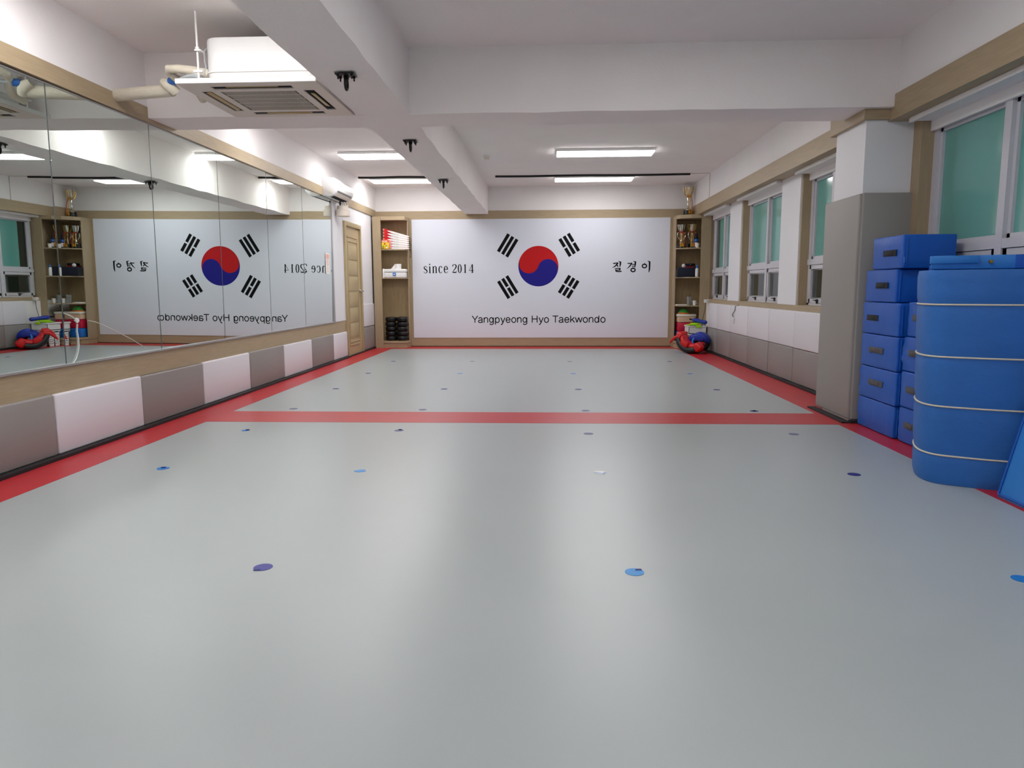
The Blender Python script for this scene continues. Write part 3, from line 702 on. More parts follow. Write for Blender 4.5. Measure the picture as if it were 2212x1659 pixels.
# ================================================================== WALL AC
wa = thing('wall_air_conditioner', 'white wall mounted air conditioner above the end of the mirror', 'air conditioner', (-3.0, 10.5, 2.33))
prof = [(-3.09, 2.335), (-2.99, 2.325), (-2.925, 2.345), (-2.885, 2.39), (-2.875, 2.45), (-2.885, 2.535), (-2.92, 2.575), (-3.09, 2.582)]
build('case', MB().poly(prof, 10.10, 10.90, 1, .008), M['acw'], wa)
build('front_cover', MB().poly([(-2.888, 2.40), (-2.868, 2.40), (-2.862, 2.45), (-2.875, 2.53), (-2.89, 2.53)], 10.13, 10.87, 1, .004), M['acw'], wa)
build('outlet_slot', MB().poly([(-3.0, 2.322), (-2.945, 2.333), (-2.947, 2.339), (-3.0, 2.328)], 10.18, 10.82, 1), M['blk'], wa, smooth=False)
build('louver', MB().poly([(-2.93, 2.338), (-2.892, 2.372), (-2.896, 2.379), (-2.934, 2.345)], 10.17, 10.83, 1), M['acc'], wa, smooth=False)
build('slot_line', B(-2.884, -2.879, 10.15, 10.85, 2.384, 2.391), M['grille'], wa, smooth=False)
build('end_screw', MB().tube([(-2.97, 10.104, 2.385), (-2.97, 10.094, 2.385)], .014, 10), M['acc'], wa)
pc = thing('pipe_cover', 'beige round pipe cap below the wall air conditioner', 'pipe cover', (-3.0, 10.78, 2.12))
build('lower_cap', MB().lathe([(.098, 2.115), (.102, 2.12), (.102, 2.205), (.09, 2.215)], (-3.0, 10.78, 0), 28), M['acc'], pc)
build('upper_collar', MB().lathe([(.082, 2.2), (.082, 2.262), (.07, 2.268), (.02, 2.269)], (-3.0, 10.78, 0), 28), M['acc'], pc)
for k, (dx, dy, m_) in enumerate(((-.03, -.05, 'blk'), (.0, -.01, 'acw'), (.03, .03, 'acw'), (.045, .10, 'insul'))):
    build('pipe', MB().tube([(-3.0 + dx * .6, 10.78 + dy * .3, 2.25), (-3.0 + dx, 10.78 + dy + .02, 2.29), (-3.0 + dx * .4, 10.76 + dy * 1.2, 2.335)], .011, 8), M[m_], pc)

# ================================================================== CORNER SHELVES
def corner_shelf(name, label, outline, stile, boards, top, plinth, side, mirrorx):
    """outline: front polyline from the back wall round to the stile; x,y pairs"""
    t = thing(name, label, 'shelf', ((outline[0][0] + stile[0]) / 2, 13.0, 0))
    sx0, sx1, sy0 = stile
    st = MB().box(min(sx0, sx1), max(sx0, sx1), sy0, sy0 + .022, 0, top).box(*(sorted((side, side + (.02 if side < 0 else -.02)))), sy0 + .022, YB - .03, 0, top)
    build('side_board', st, M['woodv'], t, smooth=False)
    ex = outline[0][0]
    sg = 1 if side > 0 else -1
    edge = sorted((ex + sg * .003, ex + sg * .018))
    build('edge_board', B(edge[0], edge[1], outline[1][1] + .02, YB - .0315, .125, top - .062), M['woodv'], t, smooth=False)
    build('back_board', B(min(side, ex), max(side, ex), YB - .031, YB - .022, .1, top - .02), M['shelfwood'], t, smooth=False)
    def slab(z0, z1, ins=0, nm='shelf_board'):
        pts = [(x + (ins if side > 0 else -ins) * .5, y + ins) for x, y in outline]
        inner = min(sx0, side) if side < 0 else max(sx0, side)
        poly = [(pts[0][0], YB - .035)] + pts[1:] + [((sx0 + (side - sx0) * .5), YB - .035)]
        build(nm, MB().poly(poly, z0, z1, 2, .002), M['wood'], t, smooth=False)
    slab(top - .062, top, 0, 'top_board')
    for z in boards: slab(z - .018, z, .01)
    slab(plinth[0], plinth[1], .0, 'bottom_board')
    slab(0, plinth[0] - .004, .015, 'plinth')
    return t
corner_shelf('corner_shelf', 'tall wooden corner shelf left of the mural', [(-2.475, YB), (-2.475, 13.05), (-2.50, 12.915), (-2.93, 12.915)], (-2.93, -3.075, 12.90), [1.752, 1.252], 2.318, (.085, .125), -3.075, 0)
corner_shelf('corner_shelf', 'tall wooden corner shelf right of the mural by the windows', [(2.235, YB), (2.235, 12.93), (2.29, 12.83), (2.46, 12.74), (2.63, 12.715)], (2.63, 2.795, 12.70), [1.735, 1.238, .75], 2.293, (.085, .125), 2.795, 0)

# ---- left shelf contents
for i in range(7):      # stacked kicking paddles
    zb_ = 1.752 + i * .034
    t = thing('kick_target', ['red and white kick target at the bottom of the stack on the left shelf', 'second lowest red and white kick target of the shelf stack', 'third lowest red and white kick target of the shelf stack', 'middle red and white kick target of the shelf stack', 'third from top red and white kick target of the shelf stack', 'second from top red and white kick target of the shelf stack', 'topmost red and white kick target tilted on the shelf stack'][i], 'kick target', (-2.62, 13.0, zb_), 0, 'kick targets stacked on the left shelf')
    t.location.y += .03
    XA, XB = -2.89, -2.432
    za, zc_ = 1.752 + .026 + i * .053, 1.752 + .0155 + i * .0335
    def cz(x): return zc_ + (za - zc_) * ((XB - x) / (XB - XA)) ** 1.15
    def paddle(xa, xb, h0, h1, y0, y1, tip0=.3, tip1=.12, nn=18):
        up, dn = [], []
        for k in range(nn + 1):
            s_ = k / nn; x = xa + (xb - xa) * s_
            h = h0 + (h1 - h0) * s_
            if s_ < tip0: h *= max(.12, math.sin(PI / 2 * (s_ / tip0 * .9 + .1)))
            if s_ > 1 - tip1: h *= max(.25, math.sin(PI / 2 * ((1 - s_) / tip1 * .9 + .1)))
            up.append((x, cz(x) + h / 2)); dn.append((x, cz(x) - h / 2))
        return MB().poly(up + dn[::-1], y0, y1, 1)
    build('white_pad', paddle(XA + .075, XB, .041, .0285, 12.905, 12.975), M['paper'], t)
    build('red_pad', paddle(XA, XA + .22, .052, .040, 12.918, 13.14, .12, .1), M['bred'], t)
    build('handle_tip', paddle(XA - .008, XA + .014, .030, .040, 12.9165, 12.95, .3, .1), M['pink'], t)
    build('red_piping', MB().tube([(x, 12.912, cz(x) - .015) for x in [XA + .11 + (XB - XA - .13) * k / 10 for k in range(11)]], .0042, 5), M['bred'], t)
    xs = XB + .004
    if i in (0, 1, 3, 4, 6):
        ln = .17 if i == 0 else .10; zq = cz(XB)
        build('wrist_strap', MB().tube([(xs - .01, 12.93, zq), (xs + .014, 12.925, zq - .03), (xs + .024 + .001 * i, 12.925, zq - ln * .6), (xs + .016, 12.925, zq - ln), (xs, 12.925, zq - ln + .005), (xs + .006, 12.925, zq - ln * .5), (xs - .006, 12.93, zq - .01)], .0035, 5), M['blk'], t)
    for q in range(5):
        x = XA + .13 + q * .03
        build('text_mark', B(x, x + .014, 12.9035, 12.905, cz(x + .01) - .0025, cz(x + .01) + .002), M['grille'], t, smooth=False)
sn = thing('snack_bag', 'yellow and orange snack packet in front of the kick targets', 'snack packet', (-2.87, 12.93, 1.752))
build('wrapper', MB().box(-2.925, -2.79, 12.918, 12.955, 1.754, 1.90, .012), M['snack'], sn)
build('header', B(-2.925, -2.79, 12.914, 12.957, 1.868, 1.915, .008), M['snackr'], sn)
for k, (x, z, r, m_) in enumerate(((-2.865, 1.845, .015, 'ribr'), (-2.893, 1.80, .013, 'green'), (-2.835, 1.812, .009, 'sky'), (-2.895, 1.772, .011, 'crimson'), (-2.83, 1.778, .013, 'paper'))):
    build('printed_spot', MB().tube([(x, 12.918, z), (x, 12.915, z)], r, 12), M[m_], sn)
for k, (x, w_) in enumerate(((-2.91, .012), (-2.89, .01), (-2.87, .008), (-2.85, .012), (-2.832, .01))):
    build('printed_mark', B(x, x + w_, 12.911, 12.914, 1.875, 1.90), M['paper'], sn, smooth=False)
sn2 = build('pink_pouch', MB().box(-2.79, -2.75, 12.92, 12.96, 1.754, 1.905, .012), M['pink'])
tag(sn2, 'narrow pink packet between the snack packet and kick targets', 'packet')
fa = thing('first_aid_box', 'white plastic carry box with a blue latch on the left shelf', 'box', (-2.70, 13.0, 1.252))
build('case', MB().box(-2.885, -2.505, 12.925, 13.12, 1.253, 1.345, .012, 3), M['acw'], fa)
build('lid', MB().box(-2.89, -2.50, 12.92, 13.125, 1.347, 1.405, .014, 3), M['acw'], fa)
build('latch', B(-2.735, -2.678, 12.908, 12.924, 1.288, 1.338, .005), M['sky'], fa)
build('latch_text', B(-2.722, -2.691, 12.906, 12.908, 1.302, 1.318), M['paper'], fa, smooth=False)
tag(build('white_bottle', MB().lathe([(.02, 1.253), (.022, 1.26), (.022, 1.39), (.016, 1.40), (.012, 1.412)], (-2.905, 12.945, 0), 14), M['acw']), 'small white upright bottle at the left end of the carry box', 'bottle')
tr_ = thing('toilet_roll', 'white paper roll standing on the white carry box', 'paper roll', (-2.66, 13.02, 1.405))
build('roll', MB().lathe([(.02, 1.408), (.055, 1.406), (.056, 1.41), (.056, 1.492), (.052, 1.496), (.02, 1.494), (.019, 1.41)], (-2.655, 13.02, 0), 24), M['paper'], tr_)
build('loose_sheet', MB().poly([(-2.71, 1.49), (-2.76, 1.43), (-2.785, 1.408), (-2.70, 1.408), (-2.70, 1.49)], 12.99, 12.994, 1), M['paper'], tr_, smooth=False)
words = ['lowest', 'second lowest', 'middle', 'second highest', 'top']
for c_, (cx, side_) in enumerate(((-2.81, 'left'), (-2.607, 'right'))):
    for k in range(5):
        z = .127 + k * .0855
        t = thing('black_ring_pad', 'glossy black round pad, %s in the %s stack at the shelf bottom' % (words[k], side_), 'round pad', (cx, 13.03, z), random.uniform(-.3, .3), 'black round pads on the left shelf')
        ox, oy = random.uniform(-.006, .006), random.uniform(-.006, .006)
        pr = [(.035, .015)] + [(.055 + .048 * math.copysign(abs(math.cos(a)) ** .55, math.cos(a)), .0425 + .042 * math.copysign(abs(math.sin(a)) ** .8, math.sin(a))) for a in [-PI / 2 + PI * q / 12 for q in range(13)]] + [(.035, .066)]
        mb = MB().lathe(pr, (0, 0, 0), 24)
        build('cushion', mb, M['blkgloss'], t, local=True, xf=Matrix.Translation((ox, oy, 0)) @ Matrix.Rotation(random.uniform(-.06, .06), 4, 'X'))
        if c_: build('strap', MB().tube([(.09, -.03, .05), (.112, -.03, .03), (.10, -.03, .01)], .005, 5), M['blk'], t, local=True)

# ---- trophies
def trophy(name_label, x, y, z, H, r, style):
    t = thing('trophy', name_label, 'trophy', (x, y, z), 0, 'cup trophies on the right shelf')
    b = H * .20
    build('base', MB().lathe([(r * 1.0, 0), (r * 1.0, b * .3), (r * .88, b * .35), (r * .85, b)], (0, 0, 0), 24), M['blkgloss'], t, local=True)
    build('name_plate', B(-r * .45, r * .45, -r * .93, -r * .80, b * .08, b * .92), M['gold'], t, local=True, smooth=False)
    build('stem', MB().lathe([(r * .5, b), (r * .5, b + H * .015), (r * .16, b + H * .06), (r * .24, b + H * .10), (r * .12, b + H * .16), (r * .15, b + H * .28), (r * .26, b + H * .42), (r * .2, H * .68)], (0, 0, 0), 20), M['silver'], t, local=True)
    cup = [(r * .15, H * .66), (r * .55, H * .70), (r * .82, H * .80), (r * .95, H * .93), (r * 1.0, H), (r * .93, H), (r * .75, H * .80), (r * .3, H * .72)]
    co_ = build('cup', MB().lathe(cup, (0, 0, 0), 24), M['silver'], t, local=True)
    fl = MB()
    for k in range(10):
        a = 2 * PI * k / 10; p = []
        for (rr, zz) in cup[1:5]: p.append((rr * 1.02 * math.cos(a), rr * 1.02 * math.sin(a), zz))
        fl.tube(p, r * .055, 5)
    build('flute', fl, M['gold'] if style else M['blk'], co_, local=True); 
    for s in (-1, 1):
        if style == 2: hp = [(s * r * .8, 0, H * .76), (s * r * 1.2, 0, H * .85), (s * r * 1.28, 0, H * .97), (s * r * 1.42, 0, H * 1.06)]
        else: hp = [(s * r * .5, 0, H * .70), (s * r * .85, 0, H * .66), (s * r * .85, 0, H * .52), (s * r * .55, 0, H * .40), (s * r * .22, 0, H * .34)]
        build('handle', MB().tube(hp, [r * .05, r * .11, r * .11, r * .09, r * .05][:len(hp)], 8), M['silver'], t, local=True)
    for s, m_ in ((-.3, 'riby'), (.35, 'ribr'), (.1, 'riby')):
        build('ribbon', MB().tube([(s * r, -r * .5, H * .70), (s * r * 1.6, -r * .8, H * .5), (s * r * 1.5, -r * 1.02, H * .25), (s * r * 1.3, -r * 1.05, H * .08)], r * .055, 5), M[m_], t, local=True)
    build('ribbon_bow', MB().tube([(-r * .5, -r * .5, H * .69), (0, -r * .6, H * .665), (r * .5, -r * .5, H * .69)], r * .12, 6), M['ribr' if style != 2 else 'riby'], t, local=True)
    return t
p = at(1491, 460, 1, 13.08)
_t = trophy('tall silver cup trophy standing on top of the right corner shelf', 2.45, 13.04, 2.293, .48, .084, 2)
_t.rotation_euler = (0, 0, .5)
trophy('silver cup trophy with open handles, left one on the upper shelf', 2.335, 12.93, 1.735, .40, .078, 0)
trophy('silver cup trophy with red ribbon, right one on the upper shelf', 2.525, 12.98, 1.735, .41, .074, 1)
sp = thing('spray_bottle', 'dark blue spray can behind a white cup on the upper right shelf', 'spray can', (2.60, 12.93, 1.735))
build('can', MB().lathe([(.034, 1.736), (.036, 1.74), (.036, 1.905), (.027, 1.93)], (2.59, 12.93, 0), 18), M['navy'], sp)
build('band', MB().lathe([(.0363, 1.85), (.037, 1.852), (.037, 1.885), (.0363, 1.887)], (2.59, 12.93, 0), 18), M['sky'], sp)
build('band_lower', MB().lathe([(.0363, 1.76), (.037, 1.762), (.037, 1.83), (.0363, 1.832)], (2.59, 12.93, 0), 18), M['paper'], sp)
build('cap', MB().lathe([(.028, 1.927), (.029, 1.93), (.025, 1.975), (.012, 1.985)], (2.59, 12.93, 0), 18), M['blkgloss'], sp)
def paper_cup(x, y, z, lab, h=.075):
    t = build('paper_cup', MB().lathe([(.024, z + .001), (.026, z + .002), (.036, z + h), (.033, z + h), (.024, z + .006)], (x, y, 0), 20), M['paper']); tag(t, lab, 'cup')
paper_cup(2.595, 12.84, 1.735, 'white paper cup in front of the spray can')
# second shelf
nb = thing('tissue_box', 'dark navy fabric tissue box with a tissue sticking out on right shelf', 'tissue box', (2.41, 12.88, 1.238))
build('box', B(2.268, 2.562, 12.80, 12.96, 1.239, 1.400, .008), M['navy'], nb)
build('side_panel', B(2.258, 2.2655, 12.805, 12.955, 1.245, 1.38), M['black'], nb, smooth=False)
build('tissue', MB().lathe([(.012, 1.384), (.03, 1.40), (.034, 1.425), (.02, 1.445), (.004, 1.452)], (2.375, 12.88, .015), 7), M['paper'], nb)
tag(build('folded_cloth', MB().box(2.41, 2.59, 12.99, 13.15, 1.24, 1.432, .02, 3), M['crimson']), 'dark red folded cloth behind the navy tissue box', 'cloth')
pu = thing('black_pouch', 'small black pouch lying on the red folded cloth', 'pouch', (2.51, 13.06, 1.432))
build('pouch', B(2.43, 2.60, 13.0, 13.14, 1.433, 1.475, .016, 3), M['navy'], pu)
build('button', MB().tube([(2.515, 13.0, 1.455), (2.515, 12.997, 1.455)], .006, 8), M['metal'], pu)
wb = thing('lotion_bottle', 'white squeeze bottle with blue cap beside the navy tissue box', 'bottle', (2.585, 12.83, 1.238))
build('bottle', MB().lathe([(.026, 1.239), (.029, 1.243), (.029, 1.36), (.022, 1.385), (.014, 1.392)], (2.592, 12.80, 0), 20), M['acw'], wb)
build('cap', MB().lathe([(.016, 1.39), (.017, 1.393), (.014, 1.425), (.006, 1.445)], (2.592, 12.80, 0), 16), M['sky'], wb)
# third shelf
tag(build('serving_tray', MB().poly(rrect(2.262, 2.46, 12.86, 13.02, .02), .751, .758, 2).poly(rrect(2.268, 2.454, 12.868, 13.012, .02), .757, .766, 2), M['paper']), 'flat white tray of papers on the third right shelf', 'tray')
gl = thing('drinking_glass', 'clear tall tumbler with a dark straw on the third right shelf', 'glass', (2.475, 12.83, .75))
build('tumbler', MB().lathe([(.034, .751), (.036, .753), (.048, .90), (.045, .90), (.033, .76)], (2.475, 12.82, 0), 24), M['clear'], gl)
build('straw', MB().tube([(2.47, 12.82, .762), (2.48, 12.825, .935)], .004, 6), M['blk'], gl)
paper_cup(2.565, 12.80, .75, 'white paper cup beside the clear tumbler', .085)
mg = thing('mug', 'small white mug half hidden behind the shelf stile beside the paper cup', 'mug', (2.60, 12.93, .75))
build('body', MB().lathe([(.028, .751), (.03, .755), (.03, .80), (.027, .80), (.026, .76)], (2.60, 12.93, 0), 18), M['acw'], mg)
build('handle', MB().tube([(2.63, 12.93, .79), (2.645, 12.93, .78), (2.645, 12.93, .767), (2.63, 12.93, .762)], .004, 6), M['acw'], mg)
# bottom: drawer chest + cones
ch_ = thing('drawer_chest', 'plastic chest with cream lid and peach, raspberry and blue drawers in right shelf', 'drawer chest', (2.44, 12.97, .125))
dx0, dx1, dy_0, dy_1 = 2.30, 2.60, 12.84, 13.16
build('lid', B(dx0 - .012, dx1 + .008, dy_0 - .012, dy_1, .555, .595, .008), M['cream'], ch_)
for z0, z1, m_ in ((.455, .553, 'peach'), (.295, .45, 'rasp'), (.13, .29, 'sky')):
    d_ = build('drawer', B(dx0, dx1, dy_0, dy_1, z0, z1, .01), M[m_], ch_)
    build('drawer_grip', B(dx0 + .08, dx1 - .08, dy_0 - .012, dy_0 + .002, z1 - .03, z1 - .018, .003), M[m_], d_)
cone_x, cone_y = 2.415, 12.97
for k, (m_, nm) in enumerate((('orange', 'orange cone marker lowest of the stack on the drawer chest'), ('orange', 'amber cone marker second in the stack on the drawer chest'), ('green', 'green cone marker topmost of the stack on the drawer chest'))):
    z = .597 + k * .012
    t = tag(build('cone_marker', MB().lathe([(.098 - k * .003, z), (.10 - k * .003, z + .004), (.085, z + .018), (.05, z + .05 + k * .004), (.018, z + .062 + k * .006), (.012, z + .062 + k * .006)], (cone_x, cone_y, 0), 24), M[m_]), nm, 'cone', 'cone markers stacked on the drawer chest')

# ---- crates, vests, shields in the corner
def crate(x0, x1, y0, y1, z0, h, lab, slots):
    t = thing('storage_basket', lab, 'basket', ((x0 + x1) / 2, (y0 + y1) / 2, z0), 0, 'white plastic baskets in the corner')
    w = .008; tp = .012
    mb = MB().box(x0, x1, y0, y1, z0, z0 + .01)
    if slots:
        n = 6; hs = (h - .05) / n
        for k in range(n):
            za = z0 + .01 + k * hs; zb2 = za + hs * .8
            mb.box(x0, x1, y0, y0 + w, za, zb2).box(x0, x1, y1 - w, y1, za, zb2).box(x0, x0 + w, y0, y1, za, zb2).box(x1 - w, x1, y0, y1, za, zb2)
        for a_, b_ in ((x0, y0), (x1, y0), (x0, y1), (x1, y1), ((x0 + x1) / 2, y0), ((x0 + x1) / 2, y1), (x0, (y0 + y1) / 2), (x1, (y0 + y1) / 2)):
            ca, cb = min(max(a_, x0 + .014), x1 - .014), min(max(b_, y0 + .014), y1 - .014)
            mb.box(ca - .014, ca + .014, cb - .014, cb + .014, z0, z0 + h)
    else:
        mb.box(x0, x1, y0, y0 + w, z0, z0 + h).box(x0, x1, y1 - w, y1, z0, z0 + h).box(x0, x0 + w, y0, y1, z0, z0 + h).box(x1 - w, x1, y0, y1, z0, z0 + h)
    build('basket_wall', mb, M['acw'], t, smooth=False)
    rm = MB().box(x0 - .012, x1 + .008, y0 - .012, y0 + w, z0 + h - .025, z0 + h, .003).box(x0 - .012, x1 + .008, y1 - w, y1 + .012, z0 + h - .025, z0 + h, .003)
    rm.box(x0 - .012, x0 + w, y0, y1, z0 + h - .025, z0 + h, .003).box(x1 - w, x1 + .008, y0, y1, z0 + h - .025, z0 + h, .003)
    build('rim', rm, M['acw'], t)
    for k in (-.05, .05):
        c = (x0 + x1) / 2 + k
        build('handle_clip', MB().tube([(c - .02, y0 - .016, z0 + h - .03), (c - .014, y0 - .016, z0 + h + .0), (c, y0 - .016, z0 + h + .008), (c + .014, y0 - .016, z0 + h + .0), (c + .02, y0 - .016, z0 + h - .03)], .004, 6), M['hose'], t)
crate(2.40, 2.675, 12.33, 12.66, .0015, .285, 'white slotted plastic basket on the floor under another basket', True)
crate(2.385, 2.68, 12.315, 12.67, .286, .135, 'white solid plastic basket full of lime vests, upper of two', False)
def cloth(pts, z, th=.012):
    return MB().poly(pts, z, z + th, 2, .004)
tag(build('lime_vest', cloth([(2.35, 12.36), (2.40, 12.29), (2.48, 12.28), (2.52, 12.30), (2.56, 12.42), (2.45, 12.55), (2.38, 12.48)], .428).box(2.50, 2.585, 12.292, 12.300, .388, .432, .003), M['lime']), 'lime green mesh vest draped over the front rim of the upper basket', 'vest', 'lime vests in the upper basket')
tag(build('lime_vest', cloth([(2.42, 12.38), (2.50, 12.33), (2.60, 12.35), (2.64, 12.5), (2.52, 12.58), (2.44, 12.5)], .444, .016), M['lime']), 'lime green mesh vest folded on top of the upper basket beneath the blue bat', 'vest', 'lime vests in the upper basket')
bt = thing('foam_bat', 'dark blue foam bat lying across the upper basket', 'foam bat', (2.58, 12.42, .46))
build('foam_tube', MB().tube([(2.495, 12.55, .512), (2.51, 12.53, .508), (2.55, 12.47, .50), (2.61, 12.37, .487), (2.65, 12.29, .478), (2.66, 12.27, .476)], [.018, .034, .036, .03, .036, .024], 14), M['bblue'], bt)
build('grip', MB().tube([(2.455, 12.61, .520), (2.50, 12.54, .511)], .012, 10), M['blk'], bt)
def body_guard():
    t = thing('body_protector', 'red and black padded body protector lying in front of the baskets', 'body protector', (2.39, 11.86, .002), -.75, 'padded body protectors lying in the corner')
    zc, r = .30, .312
    soft(build('black_shell', puffy(0, zc, r - .12, r, PI * 1.02, PI * 1.76, -.18, .13, 8, .40), M['bblack'], t, local=True))
    soft(build('red_chest_panel', puffy(0, zc, r - .17, r - .055, PI * 1.00, PI * 1.78, -.14, .15, 8, .35), M['bred'], t, local=True))
    soft(build('side_panel', puffy(0, zc, r - .15, r + .006, PI * 1.62, PI * 1.80, -.18, -.03, 4, .3), M['bred'], t, local=True))
    soft(build('shoulder_pad', puffy(0, zc, r - .19, r - .085, PI * 1.18, PI * 1.46, -.175, -.07, 5, .3), M['bred'], t, local=True))
    soft(build('shoulder_pad', puffy(0, zc, r - .15, r - .01, PI * .94, PI * 1.10, -.12, .12, 4, .3), M['bred'], t, local=True))
    for y, z1 in ((-.10, .19), (.08, .24)):
        x0 = -(r - .09)
        build('strap', MB().tube([(x0 + .03, y, z1 + .07), (x0 - .03, y, z1 + .075), (x0 - .09, y, z1 + .045), (x0 - .14, y, z1 + .0), (x0 - .17, y, z1 - .04)], [.030, .030, .026, .020, .011], 12), M['bred'], t, local=True)
body_guard()
def arch_guard():
    t = thing('body_protector', 'blue and black padded body protector bent over beside the padded right wall', 'body protector', (2.50, 12.0, .002), -.45, 'padded body protectors lying in the corner')
    zc, r = .15, .185
    soft(build('black_shell', puffy(0, zc, .03, r - .012, -.32 * PI, 1.32 * PI, -.12, .13, 14, .15), M['bblack'], t, local=True))
    soft(build('blue_panel', puffy(0, zc, r - .10, r + .008, .0 * PI, .62 * PI, -.14, .14, 8, .35), M['bblue'], t, local=True))
    soft(build('shoulder_pad', puffy(0, zc, r - .10, r + .004, .60 * PI, 1.0 * PI, -.13, .10, 6, .35), M['bblue'], t, local=True))
    soft(build('side_panel', puffy(0, zc, .05, r - .03, .15 * PI, .85 * PI, -.155, -.09, 6, .35), M['bblue'], t, local=True))
    build('strap', MB().tube([(-.05, -.14, zc + .10), (-.07, -.165, zc + .04), (-.05, -.17, zc - .03), (-.02, -.165, zc - .07)], [.012, .018, .018, .009], 10), M['sky'], t, local=True)
arch_guard()
# outlet box and cables
ob = thing('outlet_box', 'small white outlet box on the sill beside the right corner shelf', 'outlet', (2.70, 12.6, .84))
q0 = at(1522, 647, 1, 12.5); q1 = at(1534, 654, 1, 12.5)
build('box', B(q0.x, q1.x, 12.49, 12.56, q1.z, q0.z, .004), M['acw'], ob)
build('socket', B((q0.x + q1.x) / 2 - .02, (q0.x + q1.x) / 2 + .02, 12.487, 12.49, q1.z + .015, q0.z - .015), M['hose'], ob, smooth=False)
build('cable', MB().tube([(q0.x + .02, 12.5, q1.z), (q0.x + .01, 12.49, q1.z - .12), (q0.x - .02, 12.49, q1.z - .25), (q0.x - .035, 12.49, q1.z - .38)], .004, 6), M['blk'], ob)
c0 = at(1589, 660, 0, 2.685); c1 = at(1584, 686, 0, 2.685)
pl = thing('hanging_plug', 'grey cable with white plug hanging over the white wall pads', 'plug', tuple(c1))
build('cable', MB().tube([(2.735, c0.y, c0.z + .005), (2.684, c0.y, c0.z - .01), (2.682, c0.y + .02, c0.z - .07), (2.682, c1.y + .05, c1.z + .04), (2.682, c1.y, c1.z + .01)], .005, 6), M['grille'], pl)
build('plug', MB().box(2.665, 2.69, c1.y - .03, c1.y + .03, c1.z - .04, c1.z + .01, .004).box(2.668, 2.688, c1.y - .06, c1.y - .03, c1.z - .02, c1.z - .005, .003).box(2.672, 2.686, c1.y - .045, c1.y - .03, c1.z - .09, c1.z - .02, .003), M['acw'], pl)

# ================================================================== BLUE MATS ON THE RIGHT
def foam_block(y0, y1, z0, z1, x0, x1, lab, handle, hmat='velcro', rz=0):
    t = thing('foam_block', lab, 'foam block', ((x0 + x1) / 2, (y0 + y1) / 2, z0), rz, 'blue foam blocks stacked by the pillar')
    hx_, hy_, h = (x1 - x0) / 2, (y1 - y0) / 2, z1 - z0
    bm = bmesh.new(); bmesh.ops.create_cube(bm, size=1)
    bmesh.ops.subdivide_edges(bm, edges=bm.edges[:], cuts=5, use_grid_fill=True)
    for v in bm.verts:
        a, b, c = v.co.x * 2, v.co.y * 2, v.co.z * 2
        pf = .010
        dx_ = pf * (1 - b * b) * (1 - c * c); 
        v.co = Vector((a * (hx_ - .004) + (dx_ if a > .99 else -dx_ if a < -.99 else 0), b * (hy_ - .004) + (pf * .8 * (1 - a * a) * (1 - c * c)) * (1 if b > .99 else -1 if b < -.99 else 0), (c + 1) / 2 * (h - .004) + .002))
        v.co += Vector((random.uniform(-1, 1), random.uniform(-1, 1), 0)) * .0022
    es = [e for e in bm.edges if len(e.link_faces) == 2 and e.calc_face_angle() > 1.1]
    bmesh.ops.bevel(bm, geom=es, offset=.014, segments=3, profile=.6, affect='EDGES')
    mb = MB(); mb.bm.free(); mb.bm = bm
    build('cover', mb, M['blue'], t, local=True)
    sm = MB(); xx = -hx_ + .028
    sm.tube([(xx, -hy_ - .001, .02), (xx, -hy_ - .003, h - .02)], .0045, 5)
    build('seam', sm, M['blue'], t, local=True)
    if handle is not None:
        c, zz, w = handle
        hm = MB().box(-hx_ - .011, -hx_ - .004, c - w, c + w, zz - .021, zz + .021, .002)
        hm.box(-hx_ - .015, -hx_ - .009, c - w * .55, c + w * .55, zz - .014, zz + .014, .003)
        build('handle_strap', hm, M[hmat], t, local=True)
    return t
zz = [0.0015, .232, .472, .714, .948, 1.181, 1.412]
fl_ = ['lowest blue foam block beside the pillar, without a handle in view', 'second lowest blue foam block beside the pillar with faded grey strap', 'third lowest blue foam block beside the pillar with faded strap', 'fourth blue foam block from the floor beside the pillar, black strap near its left', 'second highest blue foam block beside the pillar with short black strap', 'topmost blue foam block of the stacks, jutting out beside the pillar']
off = [(5.09, 5.685, 2.412, 2.742), (5.075, 5.665, 2.405, 2.742), (5.075, 5.66, 2.40, 2.742), (5.08, 5.655, 2.398, 2.742), (5.15, 5.64, 2.40, 2.742), (5.095, 5.56, 2.405, 2.765)]
hd = [None, (-.005, .13, .11), (.01, .13, .11), (.09, .12, .09), (-.05, .12, .09), (-.06, .11, .095)]
for i in range(6):
    a, b, x0, x1 = off[i]
    foam_block(a, b, zz[i], zz[i + 1], x0, x1, fl_[i], hd[i], 'velcrog' if i in (1, 2) else 'velcro')
off2 = [(4.47, 5.07), (4.45, 5.05), (4.46, 5.055), (4.46, 5.03), (4.45, 4.93)]
z2 = [0.0015, .245, .49, .725, .958, 1.20]
l2 = ['lowest blue foam block of the second stack, half behind the tall mat', 'second lowest blue foam block of the second stack with faded strap', 'middle blue foam block of the second stack with faded strap', 'second highest blue foam block of the second stack behind tall mat', 'topmost blue foam block of the second stack behind the tall mat']
for i in range(5):
    a, b = off2[i]
    x0 = [2.43, 2.42, 2.425, 2.43, 2.49][i]
    foam_block(a, b, z2[i], z2[i + 1], x0, 2.742, l2[i], (.115, .13, .075) if i < 4 else None, 'velcrog')

